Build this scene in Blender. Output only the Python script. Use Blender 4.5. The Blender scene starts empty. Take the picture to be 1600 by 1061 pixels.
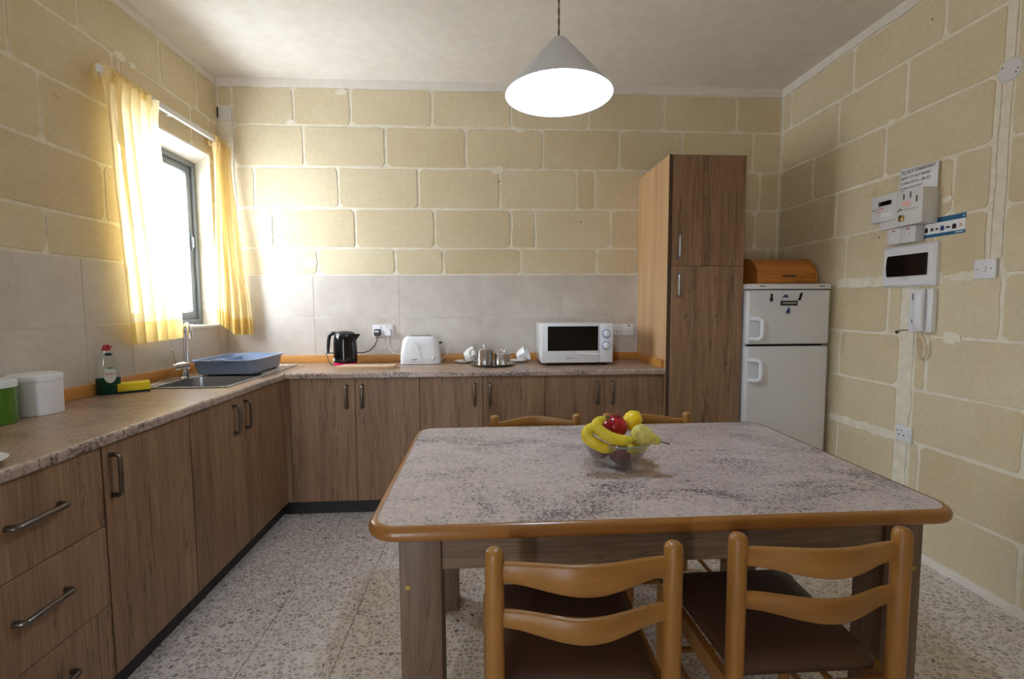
import bpy, bmesh, math, random
from mathutils import Matrix, Vector
random.seed(7)
SC = bpy.context.scene
COL = SC.collection
PI = math.pi

# ------------------------------------------------------------------ camera
CAM = (1.836, -3.4624, 1.3048)
YAW, PITCH, ROLL, FPX = -3.3256, -4.1577, 0.2871, 732.66
a, b, c = [math.radians(v) for v in (YAW, PITCH, ROLL)]
RM = Matrix.Rotation(a, 3, 'Z') @ Matrix.Rotation(b, 3, 'X') @ Matrix.Rotation(c, 3, 'Y')
right, fwd, up = RM.col[0], RM.col[1], RM.col[2]
cam_d = bpy.data.cameras.new('camera'); cam = bpy.data.objects.new('camera', cam_d); COL.objects.link(cam)
m4 = Matrix.Identity(4)
for i in range(3):
    m4[i][0] = right[i]; m4[i][1] = up[i]; m4[i][2] = -fwd[i]; m4[i][3] = CAM[i]
cam.matrix_world = m4
cam_d.sensor_fit = 'HORIZONTAL'; cam_d.sensor_width = 36.0
cam_d.lens = FPX * 36.0 / 1600.0; cam_d.clip_start = 0.05; cam_d.clip_end = 100
SC.camera = cam

# ------------------------------------------------------------------ sky, daylight portals, exposure
SKY_STRENGTH = 19.5
LAMP_STRENGTH = 370.0
EXPOSURE = 0.24
w = bpy.data.worlds.new('sky'); SC.world = w; w.use_nodes = True
w.node_tree.nodes['Background'].inputs[0].default_value = (0.82, 0.90, 1.0, 1)
w.node_tree.nodes['Background'].inputs[1].default_value = SKY_STRENGTH
vs = SC.view_settings
vs.view_transform = 'Standard'; vs.look = 'None'; vs.gamma = 1.0; vs.exposure = EXPOSURE
vs.use_curve_mapping = False
SC.cycles.max_bounces = 10; SC.cycles.diffuse_bounces = 6; SC.cycles.glossy_bounces = 4
SC.cycles.transmission_bounces = 8; SC.cycles.transparent_max_bounces = 12
SC.cycles.sample_clamp_indirect = 6.0
SC.cycles.caustics_reflective = False; SC.cycles.caustics_refractive = False
SC.cycles.use_denoising = True

def portal(name, loc, direction, sx, sy):
    l = bpy.data.lights.new(name, 'AREA'); l.shape = 'RECTANGLE'; l.size = sx; l.size_y = sy
    l.cycles.is_portal = True
    o = bpy.data.objects.new(name, l); COL.objects.link(o); o.location = loc
    o.rotation_euler = Vector(direction).to_track_quat('-Z', 'Z').to_euler()
portal('window_daylight', (-0.17, -0.515, 1.745), (1, 0, 0), 0.80, 1.10)

portal('fill_door_portal', (0.60, -5.61, 1.06), (0, 1, 0), 0.30, 2.12)  # sky fill through the gap of the added door

# ------------------------------------------------------------------ room measures
XR, HC, YF = 4.051, 2.882, -5.4
WIN = (-0.92, -0.112, 1.18, 2.32)      # y0 y1 z0 z1 of the opening in the left wall
FILL_DOOR = (0.45, 1.35, 0.0, 2.12)         # unseen door added behind the camera for fill light (x0 x1 z0 z1)
TILE_TOP, TILE_MID, TILE_END = 1.526, 1.2205, 2.972
ZW = 0.90

# ------------------------------------------------------------------ materials
def rgb(r, g, b_):
    f = lambda v: (v / 255 / 12.92) if v / 255 <= 0.04045 else ((v / 255 + 0.055) / 1.055) ** 2.4
    return (f(r), f(g), f(b_), 1)
MATS = {}
class NT:
    def __init__(s, name):
        s.m = bpy.data.materials.new(name); s.m.use_nodes = True
        s.t = s.m.node_tree; s.p = s.t.nodes['Principled BSDF']; s.out = s.t.nodes['Material Output']
        MATS[name] = s.m
    def n(s, kind, **kw):
        nd = s.t.nodes.new(kind)
        for k, v in kw.items():
            if k in nd.inputs: nd.inputs[k].default_value = v
            else: setattr(nd, k, v)
        return nd
    def l(s, a_, b_): s.t.links.new(a_, b_)
    def ramp(s, fac, stops):
        r = s.n('ShaderNodeValToRGB'); e = r.color_ramp.elements
        while len(e) < len(stops): e.new(0.5)
        for el, (p_, c_) in zip(e, stops): el.position = p_; el.color = c_
        s.l(fac, r.inputs[0]); return r.outputs[0]
    def mix(s, f, a_, b_, mode='MIX'):
        x = s.n('ShaderNodeMix', data_type='RGBA', blend_type=mode)
        for sock, v in ((x.inputs[0], f), (x.inputs[6], a_), (x.inputs[7], b_)):
            if hasattr(v, 'is_linked'): s.l(v, sock)
            else: sock.default_value = v
        return x.outputs[2]
    def coords(s, world=False, scale=(1, 1, 1), rnd=0.0, rot=(0, 0, 0)):
        if world: v = s.n('ShaderNodeNewGeometry').outputs['Position']
        else: v = s.n('ShaderNodeTexCoord').outputs['Object']
        if rnd:
            oi = s.n('ShaderNodeObjectInfo'); mu = s.n('ShaderNodeMath', operation='MULTIPLY'); mu.inputs[1].default_value = rnd
            s.l(oi.outputs['Random'], mu.inputs[0])
            ad = s.n('ShaderNodeVectorMath', operation='ADD'); s.l(v, ad.inputs[0]); s.l(mu.outputs[0], ad.inputs[1]); v = ad.outputs[0]
        mp = s.n('ShaderNodeMapping'); mp.inputs['Scale'].default_value = scale; mp.inputs['Rotation'].default_value = rot
        s.l(v, mp.inputs[0]); return mp.outputs[0]
    def noise(s, vec, scale, detail=4, rough=0.55, dist=0.0):
        x = s.n('ShaderNodeTexNoise'); x.inputs['Scale'].default_value = scale; x.inputs['Detail'].default_value = detail
        x.inputs['Roughness'].default_value = rough; x.inputs['Distortion'].default_value = dist
        s.l(vec, x.inputs['Vector']); return x.outputs['Fac']
    def bump(s, h, strength=0.2, dist=0.01):
        x = s.n('ShaderNodeBump'); x.inputs['Strength'].default_value = strength; x.inputs['Distance'].default_value = dist
        s.l(h, x.inputs['Height']); s.l(x.outputs[0], s.p.inputs['Normal'])
    def base(s, v):
        if hasattr(v, 'is_linked'): s.l(v, s.p.inputs['Base Color'])
        else: s.p.inputs['Base Color'].default_value = v
    def set(s, **kw):
        for k, v in kw.items(): s.p.inputs[k.replace('_', ' ')].default_value = v
        return s

def plain(name, col, rough=0.5, metal=0.0, **kw):
    t = NT(name); t.base(col); t.set(Roughness=rough, Metallic=metal, **kw); return t.m

# stone blocks: soft yellow limestone, tint varies from block to block
t = NT('limestone'); v = t.coords(rnd=31.0)
n1 = t.noise(v, 2.2, 5, 0.6); n2 = t.noise(v, 38, 4, 0.7)
oi = t.n('ShaderNodeObjectInfo')
c1 = t.ramp(n1, [(0.3, rgb(206, 190, 157)), (0.55, rgb(214, 200, 169)), (0.75, rgb(222, 210, 182))])
c2 = t.mix(0.22, c1, t.ramp(n2, [(0.35, rgb(192, 172, 132)), (0.65, rgb(229, 217, 189))]))
c3 = t.mix(0.16, c2, t.ramp(oi.outputs['Random'], [(0.0, rgb(198, 170, 120)), (1.0, rgb(234, 222, 194))]))
n3 = t.noise(v, 9.0, 2, 0.5)
c4 = t.mix(t.ramp(n3, [(0.70, (0, 0, 0, 1)), (0.80, (0.35, 0.35, 0.35, 1))]), c3, rgb(188, 152, 92))
t.base(c4); t.set(Roughness=0.9); t.bump(n2, 0.25, 0.004)
t = NT('mortar'); v = t.coords(world=True); n1 = t.noise(v, 22, 4)
t.base(t.ramp(n1, [(0.3, rgb(221, 212, 190)), (0.7, rgb(238, 232, 216))])); t.set(Roughness=0.95); t.bump(n1, 0.3, 0.004)
t = NT('plaster'); v = t.coords(world=True); n1 = t.noise(v, 1.6, 5, 0.6); n2 = t.noise(v, 14, 4)
t.base(t.mix(0.3, t.ramp(n1, [(0.3, rgb(222, 214, 204)), (0.7, rgb(236, 230, 222))]), t.ramp(n2, [(0.3, rgb(214, 206, 196)), (0.7, rgb(240, 236, 230))])))
t.set(Roughness=0.95); t.bump(n2, 0.25, 0.01)
t = NT('wall_ceramic'); v = t.coords(rnd=19.0); n1 = t.noise(v, 5, 5, 0.65, 0.4); n2 = t.noise(v, 60, 3)
t.base(t.mix(0.15, t.ramp(n1, [(0.3, rgb(190, 180, 170)), (0.55, rgb(203, 194, 184)), (0.75, rgb(213, 206, 197))]), t.ramp(n2, [(0.3, rgb(180, 170, 160)), (0.7, rgb(220, 212, 204))])))
t.set(Roughness=0.35); t.bump(n1, 0.05, 0.003)
plain('grout', rgb(222, 216, 208), 0.9)
# terrazzo
t = NT('terrazzo'); v = t.coords(world=True, rnd=23.0)
dn = t.n('ShaderNodeTexNoise'); dn.inputs['Scale'].default_value = 28; t.l(v, dn.inputs['Vector'])
wv = t.mix(0.012, v, dn.outputs['Color'], 'ADD')
vo = t.n('ShaderNodeTexVoronoi', feature='DISTANCE_TO_EDGE'); vo.inputs['Scale'].default_value = 50; t.l(wv, vo.inputs['Vector'])
vc = t.n('ShaderNodeTexVoronoi', feature='F1'); vc.inputs['Scale'].default_value = 50; t.l(wv, vc.inputs['Vector'])
sep = t.n('ShaderNodeSeparateColor'); t.l(vc.outputs['Color'], sep.inputs[0])
chip = t.ramp(sep.outputs[0], [(0.0, rgb(118, 104, 98)), (0.05, rgb(168, 157, 153)), (0.4, rgb(187, 177, 174)), (0.72, rgb(196, 183, 172)), (0.95, rgb(212, 204, 201))])
e = t.ramp(vo.outputs['Distance'], [(0.085, (0, 0, 0, 1)), (0.14, (1, 1, 1, 1))])
keep = t.ramp(sep.outputs[1], [(0.10, (0, 0, 0, 1)), (0.14, (1, 1, 1, 1))])
f = t.mix(1.0, e, keep, 'MULTIPLY')
t.base(t.mix(f, rgb(234, 227, 225), chip)); t.set(Roughness=0.28)
plain('floor_grout', rgb(92, 84, 78), 0.9)
# cabinet wood
def wood(name, scale, cols, rough=0.5, rnd=13.0, crack=True):
    t = NT(name); v = t.coords(scale=scale, rnd=rnd)
    sv = t.n('ShaderNodeMapping'); sv.inputs['Scale'].default_value = [3.4 if q > 2 else 2.2 for q in scale]; t.l(v, sv.inputs[0]); fine = sv.outputs[0]
    n1 = t.noise(v, 1.0, 6, 0.62, 0.9); n2 = t.noise(fine, 1.0, 7, 0.72, 0.5); n3 = t.noise(v, 0.45, 2, 0.5, 0.5); n6 = t.noise(fine, 3.2, 5, 0.7, 0.2)
    cc = t.ramp(n1, [(0.28, cols[0]), (0.43, cols[1]), (0.55, cols[2]), (0.72, cols[3])])
    cc = t.mix(0.46, cc, t.ramp(n3, [(0.36, cols[0]), (0.5, cols[2]), (0.64, cols[3])]))
    if crack:
        cc = t.mix(0.45, cc, t.ramp(n2, [(0.34, cols[0]), (0.5, cols[2]), (0.62, cols[3])]))
        cc = t.mix(0.25, cc, t.ramp(n6, [(0.36, cols[0]), (0.6, cols[3])]))
        n4 = t.noise(v, 1.5, 4, 0.55, 1.4)
        k = t.ramp(n4, [(0.478, (0, 0, 0, 1)), (0.5, (0.8, 0.8, 0.8, 1)), (0.522, (0, 0, 0, 1))])
        n5 = t.noise(v, 0.8, 2); k2 = t.ramp(n5, [(0.5, (0, 0, 0, 1)), (0.58, (1, 1, 1, 1))])
        cc = t.mix(t.mix(1.0, k, k2, 'MULTIPLY'), cc, tuple(q * .5 for q in cols[0][:3]) + (1,))
    else:
        cc = t.mix(0.30, cc, t.ramp(n2, [(0.3, cols[0]), (0.65, cols[3])]))
    t.base(cc); t.set(Roughness=rough); t.bump(n2, 0.06, 0.002); return t.m
OAK = [rgb(84, 58, 40), rgb(118, 86, 62), rgb(142, 108, 80), rgb(172, 138, 106)]
wood('oak_vertical', (13, 13, 0.9), OAK)
wood('oak_horizontal', (0.9, 13, 13), [rgb(66, 48, 36), rgb(96, 74, 58), rgb(118, 94, 76), rgb(142, 118, 98)])
wood('oak_grey', (13, 13, 0.9), [rgb(64, 47, 37), rgb(92, 71, 57), rgb(110, 88, 71), rgb(134, 110, 92)])
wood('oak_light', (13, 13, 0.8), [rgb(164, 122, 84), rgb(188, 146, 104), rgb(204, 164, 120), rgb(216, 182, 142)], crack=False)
BEE = [rgb(116, 72, 28), rgb(140, 92, 38), rgb(156, 107, 47), rgb(172, 125, 62)]
wood('beech', (6, 6, 0.8), BEE, 0.36, crack=False)
wood('beech_horizontal', (0.8, 6, 9), BEE, 0.36, crack=False)
wood('edge_band', (0.8, 3, 9), [rgb(132, 84, 34), rgb(146, 95, 42), rgb(154, 103, 48), rgb(166, 115, 58)], 0.25, crack=False)
wood('upstand_oak', (1.5, 1.5, 26), [rgb(174, 112, 48), rgb(196, 134, 64), rgb(206, 146, 74), rgb(214, 158, 88)], 0.4, crack=False)
wood('pine', (0.7, 9, 9), [rgb(158, 88, 30), rgb(184, 108, 40), rgb(198, 124, 50), rgb(208, 138, 62)], 0.4)
wood('bamboo', (1.2, 24, 10), [rgb(192, 156, 120), rgb(206, 172, 138), rgb(214, 182, 148), rgb(222, 194, 164)], 0.5, crack=False)
# granite-look laminate
def laminate(name, light, mid, dark, streak_rot, scale=1.0):
    t = NT(name); v = t.coords(world=True); vm = t.coords(world=True, scale=(1.5, 3.0, 3.0), rot=(0, 0, streak_rot))
    s1 = t.noise(vm, 1.7 * scale, 7, 0.66, 1.3); g = t.noise(v, 125 * scale, 3, 0.8); g2 = t.noise(v, 70 * scale, 4, 0.7)
    cc = t.ramp(g2, [(0.3, mid), (0.6, light)])
    cc = t.mix(t.ramp(s1, [(0.42, (0, 0, 0, 1)), (0.72, (0.35, 0.35, 0.35, 1))]), cc, mid)
    lo = t.ramp(s1, [(0.42, (0.0, 0.0, 0.0, 1)), (0.70, (0.17, 0.17, 0.17, 1))])
    ad = t.mix(1.0, t.ramp(g, [(0.0, (0, 0, 0, 1)), (1.0, (1, 1, 1, 1))]), lo, 'ADD')
    k = t.ramp(ad, [(0.585, (0, 0, 0, 1)), (0.66, (0.85, 0.85, 0.85, 1))])
    t.base(t.mix(k, cc, dark)); t.set(Roughness=0.3); return t.m
laminate('table_laminate', rgb(207, 192, 189), rgb(176, 160, 158), rgb(58, 56, 62), 0.45)
laminate('worktop_laminate', rgb(182, 154, 132), rgb(146, 118, 98), rgb(66, 55, 50), 0.2)
laminate('worktop_edge', rgb(186, 164, 152), rgb(150, 128, 116), rgb(48, 42, 44), 0.2, 0.62)
# metals, plastics
plain('nickel', rgb(120, 112, 104), 0.32, 1.0)
plain('steel', rgb(205, 203, 200), 0.22, 1.0)
plain('steel_brushed', rgb(176, 176, 178), 0.35, 1.0)
plain('chrome', rgb(225, 226, 230), 0.07, 1.0)
plain('brass', rgb(190, 160, 90), 0.35, 0.9)
plain('aluminium_grey', rgb(132, 138, 146), 0.45, 0.5)
plain('white_plastic', rgb(228, 228, 232), 0.35)
plain('white_enamel', rgb(222, 222, 226), 0.25)
plain('off_white_plastic', rgb(218, 216, 216), 0.45)
plain('white_ceramic', rgb(238, 237, 235), 0.15)
plain('paper', rgb(236, 236, 240), 0.9)
plain('cream_cord', rgb(218, 202, 170), 0.5)
plain('black_plastic', rgb(18, 18, 20), 0.3)
plain('black_gloss', rgb(10, 9, 10), 0.1)
plain('smoked_window', rgb(26, 18, 14), 0.12)
plain('kick_dark', rgb(42, 38, 36), 0.5)
plain('kick_wood', rgb(74, 54, 40), 0.5)
plain('gap_dark', rgb(24, 20, 18), 0.8)
plain('ink', rgb(34, 32, 40), 0.8)
plain('ink_red', rgb(196, 72, 66), 0.8)
plain('ink_pink', rgb(240, 190, 184), 0.8)
plain('ink_blue', rgb(40, 62, 120), 0.7)
plain('teal_print', rgb(16, 92, 132), 0.6)
plain('pale_teal', rgb(168, 214, 222), 0.6)
plain('knob_ring', rgb(132, 156, 196), 0.4)
plain('lid_white', rgb(224, 226, 228), 0.3)
plain('green_plastic', rgb(70, 112, 22), 0.25)
plain('rack_blue', rgb(132, 145, 168), 0.35)
plain('rack_blue_dark', rgb(92, 112, 146), 0.4)
plain('magenta_base', rgb(206, 30, 84), 0.2)
plain('red_cap', rgb(164, 16, 34), 0.35)
plain('sponge_yellow', rgb(224, 200, 40), 0.95)
plain('scourer_green', rgb(28, 52, 36), 0.95)
plain('bottle_label', rgb(226, 236, 232), 0.5)
plain('leaf_green', rgb(52, 140, 60), 0.5)
plain('shade_white', rgb(214, 216, 220), 0.5)
plain('brown_vinyl', rgb(76, 52, 38), 0.52)
plain('banana', rgb(222, 196, 40), 0.45)
plain('banana_tip', rgb(96, 84, 34), 0.7)
plain('lemon', rgb(240, 206, 20), 0.4)
plain('orange_peel', rgb(224, 130, 30), 0.45)
plain('stem_brown', rgb(58, 42, 28), 0.8)
t = NT('apple_red'); v = t.coords(scale=(9, 9, 2)); n1 = t.noise(v, 2.5, 4)
t.base(t.ramp(n1, [(0.3, rgb(110, 10, 26)), (0.6, rgb(168, 20, 36)), (0.8, rgb(200, 92, 60))])); t.set(Roughness=0.18)
t = NT('apple_dark'); v = t.coords(scale=(9, 9, 2)); n1 = t.noise(v, 2.5, 4)
t.base(t.ramp(n1, [(0.3, rgb(70, 10, 28)), (0.7, rgb(124, 26, 48))])); t.set(Roughness=0.22)
t = NT('pear'); v = t.coords(); n1 = t.noise(v, 60, 4)
t.base(t.ramp(n1, [(0.35, rgb(160, 150, 60)), (0.5, rgb(200, 188, 96)), (0.7, rgb(212, 200, 116))])); t.set(Roughness=0.45)
t = NT('banana_skin'); v = t.coords(scale=(1, 1, 1)); n1 = t.noise(v, 25, 4)
t.base(t.ramp(n1, [(0.3, rgb(206, 184, 44)), (0.6, rgb(226, 204, 52)), (0.8, rgb(214, 206, 88))])); t.set(Roughness=0.45)
def thin_glass(name, tint, power, gain):
    t = NT(name)
    tr = t.n('ShaderNodeBsdfTransparent'); tr.inputs[0].default_value = tint; gl = t.n('ShaderNodeBsdfGlossy'); gl.inputs['Roughness'].default_value = 0.02
    lw = t.n('ShaderNodeLayerWeight'); pw = t.n('ShaderNodeMath', operation='POWER'); pw.inputs[1].default_value = power; t.l(lw.outputs['Facing'], pw.inputs[0])
    ml = t.n('ShaderNodeMath', operation='MULTIPLY_ADD'); ml.inputs[1].default_value = gain; ml.inputs[2].default_value = 0.06; t.l(pw.outputs[0], ml.inputs[0])
    mx = t.n('ShaderNodeMixShader'); t.l(ml.outputs[0], mx.inputs[0]); t.l(tr.outputs[0], mx.inputs[1]); t.l(gl.outputs[0], mx.inputs[2]); t.l(mx.outputs[0], t.out.inputs[0])
thin_glass('clear_glass', (0.93, 0.955, 0.955, 1), 1.6, 0.62)
t = NT('glass_rim_highlight'); t.base(rgb(200, 214, 214)); t.set(Roughness=0.08, Transmission_Weight=0.5, IOR=1.5)  # pale glass, lightened to stand in for the rim's highlight
thin_glass('bottle_clear', (0.90, 0.94, 0.93, 1), 2.5, 0.6)
plain('green_liquid', rgb(8, 64, 48), 0.15)
# window glass: clear pane with a Fresnel sheen
t = NT('window_glass')
tr = t.n('ShaderNodeBsdfTransparent'); tr.inputs[0].default_value = (0.96, 0.97, 0.97, 1); gl = t.n('ShaderNodeBsdfGlossy'); gl.inputs['Roughness'].default_value = 0.02
lw = t.n('ShaderNodeLayerWeight'); fr = t.n('ShaderNodeMath', operation='POWER'); fr.inputs[1].default_value = 5.0; t.l(lw.outputs['Facing'], fr.inputs[0])
mx = t.n('ShaderNodeMixShader'); t.l(fr.outputs[0], mx.inputs[0]); t.l(tr.outputs[0], mx.inputs[1]); t.l(gl.outputs[0], mx.inputs[2]); t.l(mx.outputs[0], t.out.inputs[0])
# thin yellow curtain cloth
def cloth(name, col, col2, f):
    t = NT(name); v = t.coords(scale=(1, 1, 1)); n1 = t.noise(v, 500, 2)
    df = t.n('ShaderNodeBsdfDiffuse'); tl = t.n('ShaderNodeBsdfTranslucent'); tp = t.n('ShaderNodeBsdfTransparent')
    df.inputs[0].default_value = col; tl.inputs[0].default_value = col2; tp.inputs[0].default_value = col2
    m1 = t.n('ShaderNodeMixShader'); m1.inputs[0].default_value = 0.55; t.l(df.outputs[0], m1.inputs[1]); t.l(tl.outputs[0], m1.inputs[2])
    m2 = t.n('ShaderNodeMixShader'); m2.inputs[0].default_value = f; t.l(m1.outputs[0], m2.inputs[1]); t.l(tp.outputs[0], m2.inputs[2])
    t.l(m2.outputs[0], t.out.inputs[0]); return t.m
cloth('curtain_cloth', rgb(244, 231, 192), rgb(252, 238, 196), 0.22)
cloth('curtain_hem', rgb(236, 212, 142), rgb(240, 214, 142), 0.04)
t = NT('bulb_glow'); em = t.n('ShaderNodeEmission'); em.inputs[0].default_value = (0.64, 0.82, 1.0, 1); em.inputs[1].default_value = LAMP_STRENGTH; t.l(em.outputs[0], t.out.inputs[0])

# ------------------------------------------------------------------ mesh helpers
def link(o, parent=None):
    COL.objects.link(o)
    if parent is not None: o.parent = parent
    return o
def wloc(o):
    v = Vector((0, 0, 0))
    while o is not None: v = v + o.location; o = o.parent
    return v
class MB:
    def __init__(s): s.v = []; s.f = []; s.smooth = []
    def add(s, vs_, fs, smooth=False):
        k = len(s.v); s.v += [tuple(p) for p in vs_]; s.f += [tuple(i + k for i in f_) for f_ in fs]; s.smooth += [smooth] * len(fs); return s
    def box(s, x0, x1, y0, y1, z0, z1):
        v_ = [(x, y, z) for x in (x0, x1) for y in (y0, y1) for z in (z0, z1)]
        return s.add(v_, [(0, 1, 3, 2), (4, 6, 7, 5), (0, 4, 5, 1), (2, 3, 7, 6), (0, 2, 6, 4), (1, 5, 7, 3)])
    def rbox(s, x0, x1, y0, y1, z0, z1, r=0.004, seg=2):
        bm = bmesh.new(); bmesh.ops.create_cube(bm, size=1.0)
        for q in bm.verts: q.co = Vector(((x0 + x1) / 2 + q.co.x * (x1 - x0), (y0 + y1) / 2 + q.co.y * (y1 - y0), (z0 + z1) / 2 + q.co.z * (z1 - z0)))
        bmesh.ops.bevel(bm, geom=list(bm.edges), offset=r, segments=seg, profile=0.5, affect='EDGES')
        return s.frombm(bm)
    def frombm(s, bm, smooth=True):
        bm.verts.index_update(); s.add([q.co[:] for q in bm.verts], [[q.index for q in f_.verts] for f_ in bm.faces], smooth); bm.free(); return s
    def prism(s, poly, axis, lo, hi, smooth=False):
        # poly: 2-D outline in the two other axes (cyclic order x->y->z)
        def P(u, w_, t_): return {'x': (t_, u, w_), 'y': (u, t_, w_), 'z': (u, w_, t_)}[axis]
        n = len(poly)
        return s.add([P(*p, lo) for p in poly] + [P(*p, hi) for p in poly],
                     [tuple(range(n))[::-1], tuple(range(n, 2 * n))] + [(i, (i + 1) % n, n + (i + 1) % n, n + i) for i in range(n)], smooth)
    def lathe(s, prof, cx=0, cy=0, cz=0, seg=32, sx=1, sy=1, cap=True):
        vs_ = []; n = len(prof)
        for i in range(seg):
            an = 2 * PI * i / seg
            for r, z in prof: vs_.append((cx + r * sx * math.cos(an), cy + r * sy * math.sin(an), cz + z))
        fs = [(i * n + j, ((i + 1) % seg) * n + j, ((i + 1) % seg) * n + j + 1, i * n + j + 1) for i in range(seg) for j in range(n - 1)]
        if cap:
            if prof[0][0] > 1e-6: fs.append(tuple(i * n for i in range(seg))[::-1])
            if prof[-1][0] > 1e-6: fs.append(tuple(i * n + n - 1 for i in range(seg)))
        return s.add(vs_, fs, True)
    def tube(s, pts, r, seg=10, closed=False, cap=True, flat=1.0):
        pts = [Vector(p) for p in pts]; n = len(pts); rs = r if isinstance(r, (list, tuple)) else [r] * n
        vs_ = []; prev = None
        for i, p_ in enumerate(pts):
            d = (pts[min(i + 1, n - 1)] - pts[max(i - 1, 0)]).normalized()
            if prev is None: u = d.orthogonal().normalized()
            else:
                u = prev - d * prev.dot(d)
                u = u.normalized() if u.length > 1e-6 else d.orthogonal().normalized()
            prev = u; w_ = d.cross(u)
            for k in range(seg):
                an = 2 * PI * k / seg; vs_.append(p_ + (u * math.cos(an) + w_ * math.sin(an) * flat) * rs[i])
        fs = [(i * seg + k, i * seg + (k + 1) % seg, (i + 1) * seg + (k + 1) % seg, (i + 1) * seg + k) for i in range(n - 1) for k in range(seg)]
        if cap: fs += [tuple(range(seg))[::-1], tuple((n - 1) * seg + k for k in range(seg))]
        return s.add(vs_, fs, True)
    def cyl(s, p0, p1, r, seg=20): return s.tube([p0, p1], r, seg)
    def grid(s, fn, nu, nv, smooth=True):
        return s.add([fn(i / (nu - 1), j / (nv - 1)) for i in range(nu) for j in range(nv)],
                     [(i * nv + j, (i + 1) * nv + j, (i + 1) * nv + j + 1, i * nv + j + 1) for i in range(nu - 1) for j in range(nv - 1)], smooth)
    def xform(s, mat, start=0):
        for i in range(start, len(s.v)): s.v[i] = tuple(mat @ Vector(s.v[i]))
        return s
    def build(s, name, mat, parent=None, world=True, sharp=35, thick=0):
        off = wloc(parent) if (world and parent is not None) else Vector((0, 0, 0))
        me = bpy.data.meshes.new(name)
        me.from_pydata([(x - off.x, y - off.y, z - off.z) for x, y, z in s.v], [], s.f)
        me.polygons.foreach_set('use_smooth', s.smooth)
        bm = bmesh.new(); bm.from_mesh(me); bmesh.ops.recalc_face_normals(bm, faces=bm.faces); bm.to_mesh(me); bm.free()
        me.set_sharp_from_angle(angle=math.radians(sharp))
        me.materials.append(MATS[mat]); me.update()
        o = bpy.data.objects.new(name, me); link(o, parent)
        if thick:
            md = o.modifiers.new('thickness', 'SOLIDIFY'); md.thickness = thick; md.offset = 0
        return o
def tag(o, label=None, cat=None, group=None, kind=None):
    for k, v_ in (('label', label), ('category', cat), ('group', group), ('kind', kind)):
        if v_: o[k] = v_
    return o
def thing(name, label, cat, loc=(0, 0, 0), group=None, rz=0):
    o = bpy.data.objects.new(name, None); o.empty_display_size = 0.05; o.location = loc; o.rotation_euler = (0, 0, rz); link(o)
    return tag(o, label, cat, group)
def solo(o, label, cat, group=None): return tag(o, label, cat, group)
def struct(o): return tag(o, kind='structure')
def copy_tree(o, parent=None):
    c_ = o.copy(); link(c_, parent)
    for ch in list(o.children): copy_tree(ch, c_)
    return c_
def lettering(text, size, mat, parent, matrix, name='lettering', align='CENTER', shear=0.0, sx=1.0):
    cu = bpy.data.curves.new('txt', 'FONT'); cu.body = text; cu.size = size; cu.align_x = align; cu.align_y = 'CENTER'; cu.shear = shear
    tmp = bpy.data.objects.new('txt', cu); COL.objects.link(tmp)
    me = bpy.data.meshes.new_from_object(tmp.evaluated_get(bpy.context.evaluated_depsgraph_get()))
    bpy.data.objects.remove(tmp); bpy.data.curves.remove(cu)
    off = wloc(parent); me.transform(Matrix.Translation(-off) @ matrix @ Matrix.Diagonal((sx, 1, 1, 1))); me.name = name
    me.materials.clear(); me.materials.append(MATS[mat])
    return link(bpy.data.objects.new(name, me), parent)
def face_x(x, y, z):      # lettering plane on the right wall, reading towards -Y, facing -X
    return Matrix(((0, 0, -1, x), (-1, 0, 0, y), (0, 1, 0, z), (0, 0, 0, 1)))
def face_y(x, y, z):      # facing -Y, reading towards +X
    return Matrix(((1, 0, 0, x), (0, 0, -1, y), (0, 1, 0, z), (0, 0, 0, 1)))

# ------------------------------------------------------------------ floor
fl = struct(MB().box(-0.02, XR + 0.02, YF, 0.02, -0.06, -0.0035).build('floor', 'floor_grout'))
TS = 0.334
tile_me = None
gx0, gy0 = 0.61 - TS * 2, -1.05 + TS * 4
for i in range(0, 13):
    for j in range(0, 21):
        x0 = gx0 + i * TS; y1 = gy0 - j * TS
        if x0 > XR - 0.02 or y1 - TS < YF or y1 > 0.3 or x0 + TS < 0.5: continue
        full = x0 + TS <= XR and y1 <= 0.0
        xx1 = min(x0 + TS, XR); yy1 = min(y1, 0.0)
        if yy1 - (y1 - TS) < 0.03: continue
        if full and tile_me is not None:
            o = bpy.data.objects.new('floor_tile', tile_me); link(o, fl)
        else:
            g_ = 0.0013; wx = xx1 - x0; wy = yy1 - (y1 - TS)
            o = MB().prism([(g_, g_), (wx - g_, g_), (wx - g_, wy - g_), (g_, wy - g_)], 'z', -0.0034, 0.0).build('floor_tile', 'terrazzo', fl, world=False)
            if full: tile_me = o.data
        o.location = (x0, y1 - TS, 0)

# ------------------------------------------------------------------ walls
def subtract(r, holes):
    out = [r]
    for (h0, h1, k0, k1) in holes:
        nx = []
        for (u0, u1, v0, v1) in out:
            if h0 >= u1 or h1 <= u0 or k0 >= v1 or k1 <= v0: nx.append((u0, u1, v0, v1)); continue
            if h0 > u0: nx.append((u0, h0, v0, v1))
            if h1 < u1: nx.append((h1, u1, v0, v1))
            a_, b_ = max(u0, h0), min(u1, h1)
            if k1 < v1: nx.append((a_, b_, k1, v1))
            if k0 > v0: nx.append((a_, b_, v0, k0))
        out = nx
    return out
def slab(name, axis, u0, u1, z0, z1, holes, t0, t1, mat='mortar'):
    mb = MB()
    for (p0, p1, q0, q1) in subtract((u0, u1, z0, z1), holes):
        if axis == 'y': mb.box(p0, p1, t0, t1, q0, q1)
        else: mb.box(t0, t1, p0, p1, q0, q1)
    return struct(mb.build(name, mat))
def to_wall(axis, u, z, d):    # d = distance out of the wall, into the room
    return {'back': (u, -d, z), 'left': (d, u, z), 'right': (XR - d, u, z), 'front': (u, YF + d, z)}[axis]
DEP = 0.004
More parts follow.
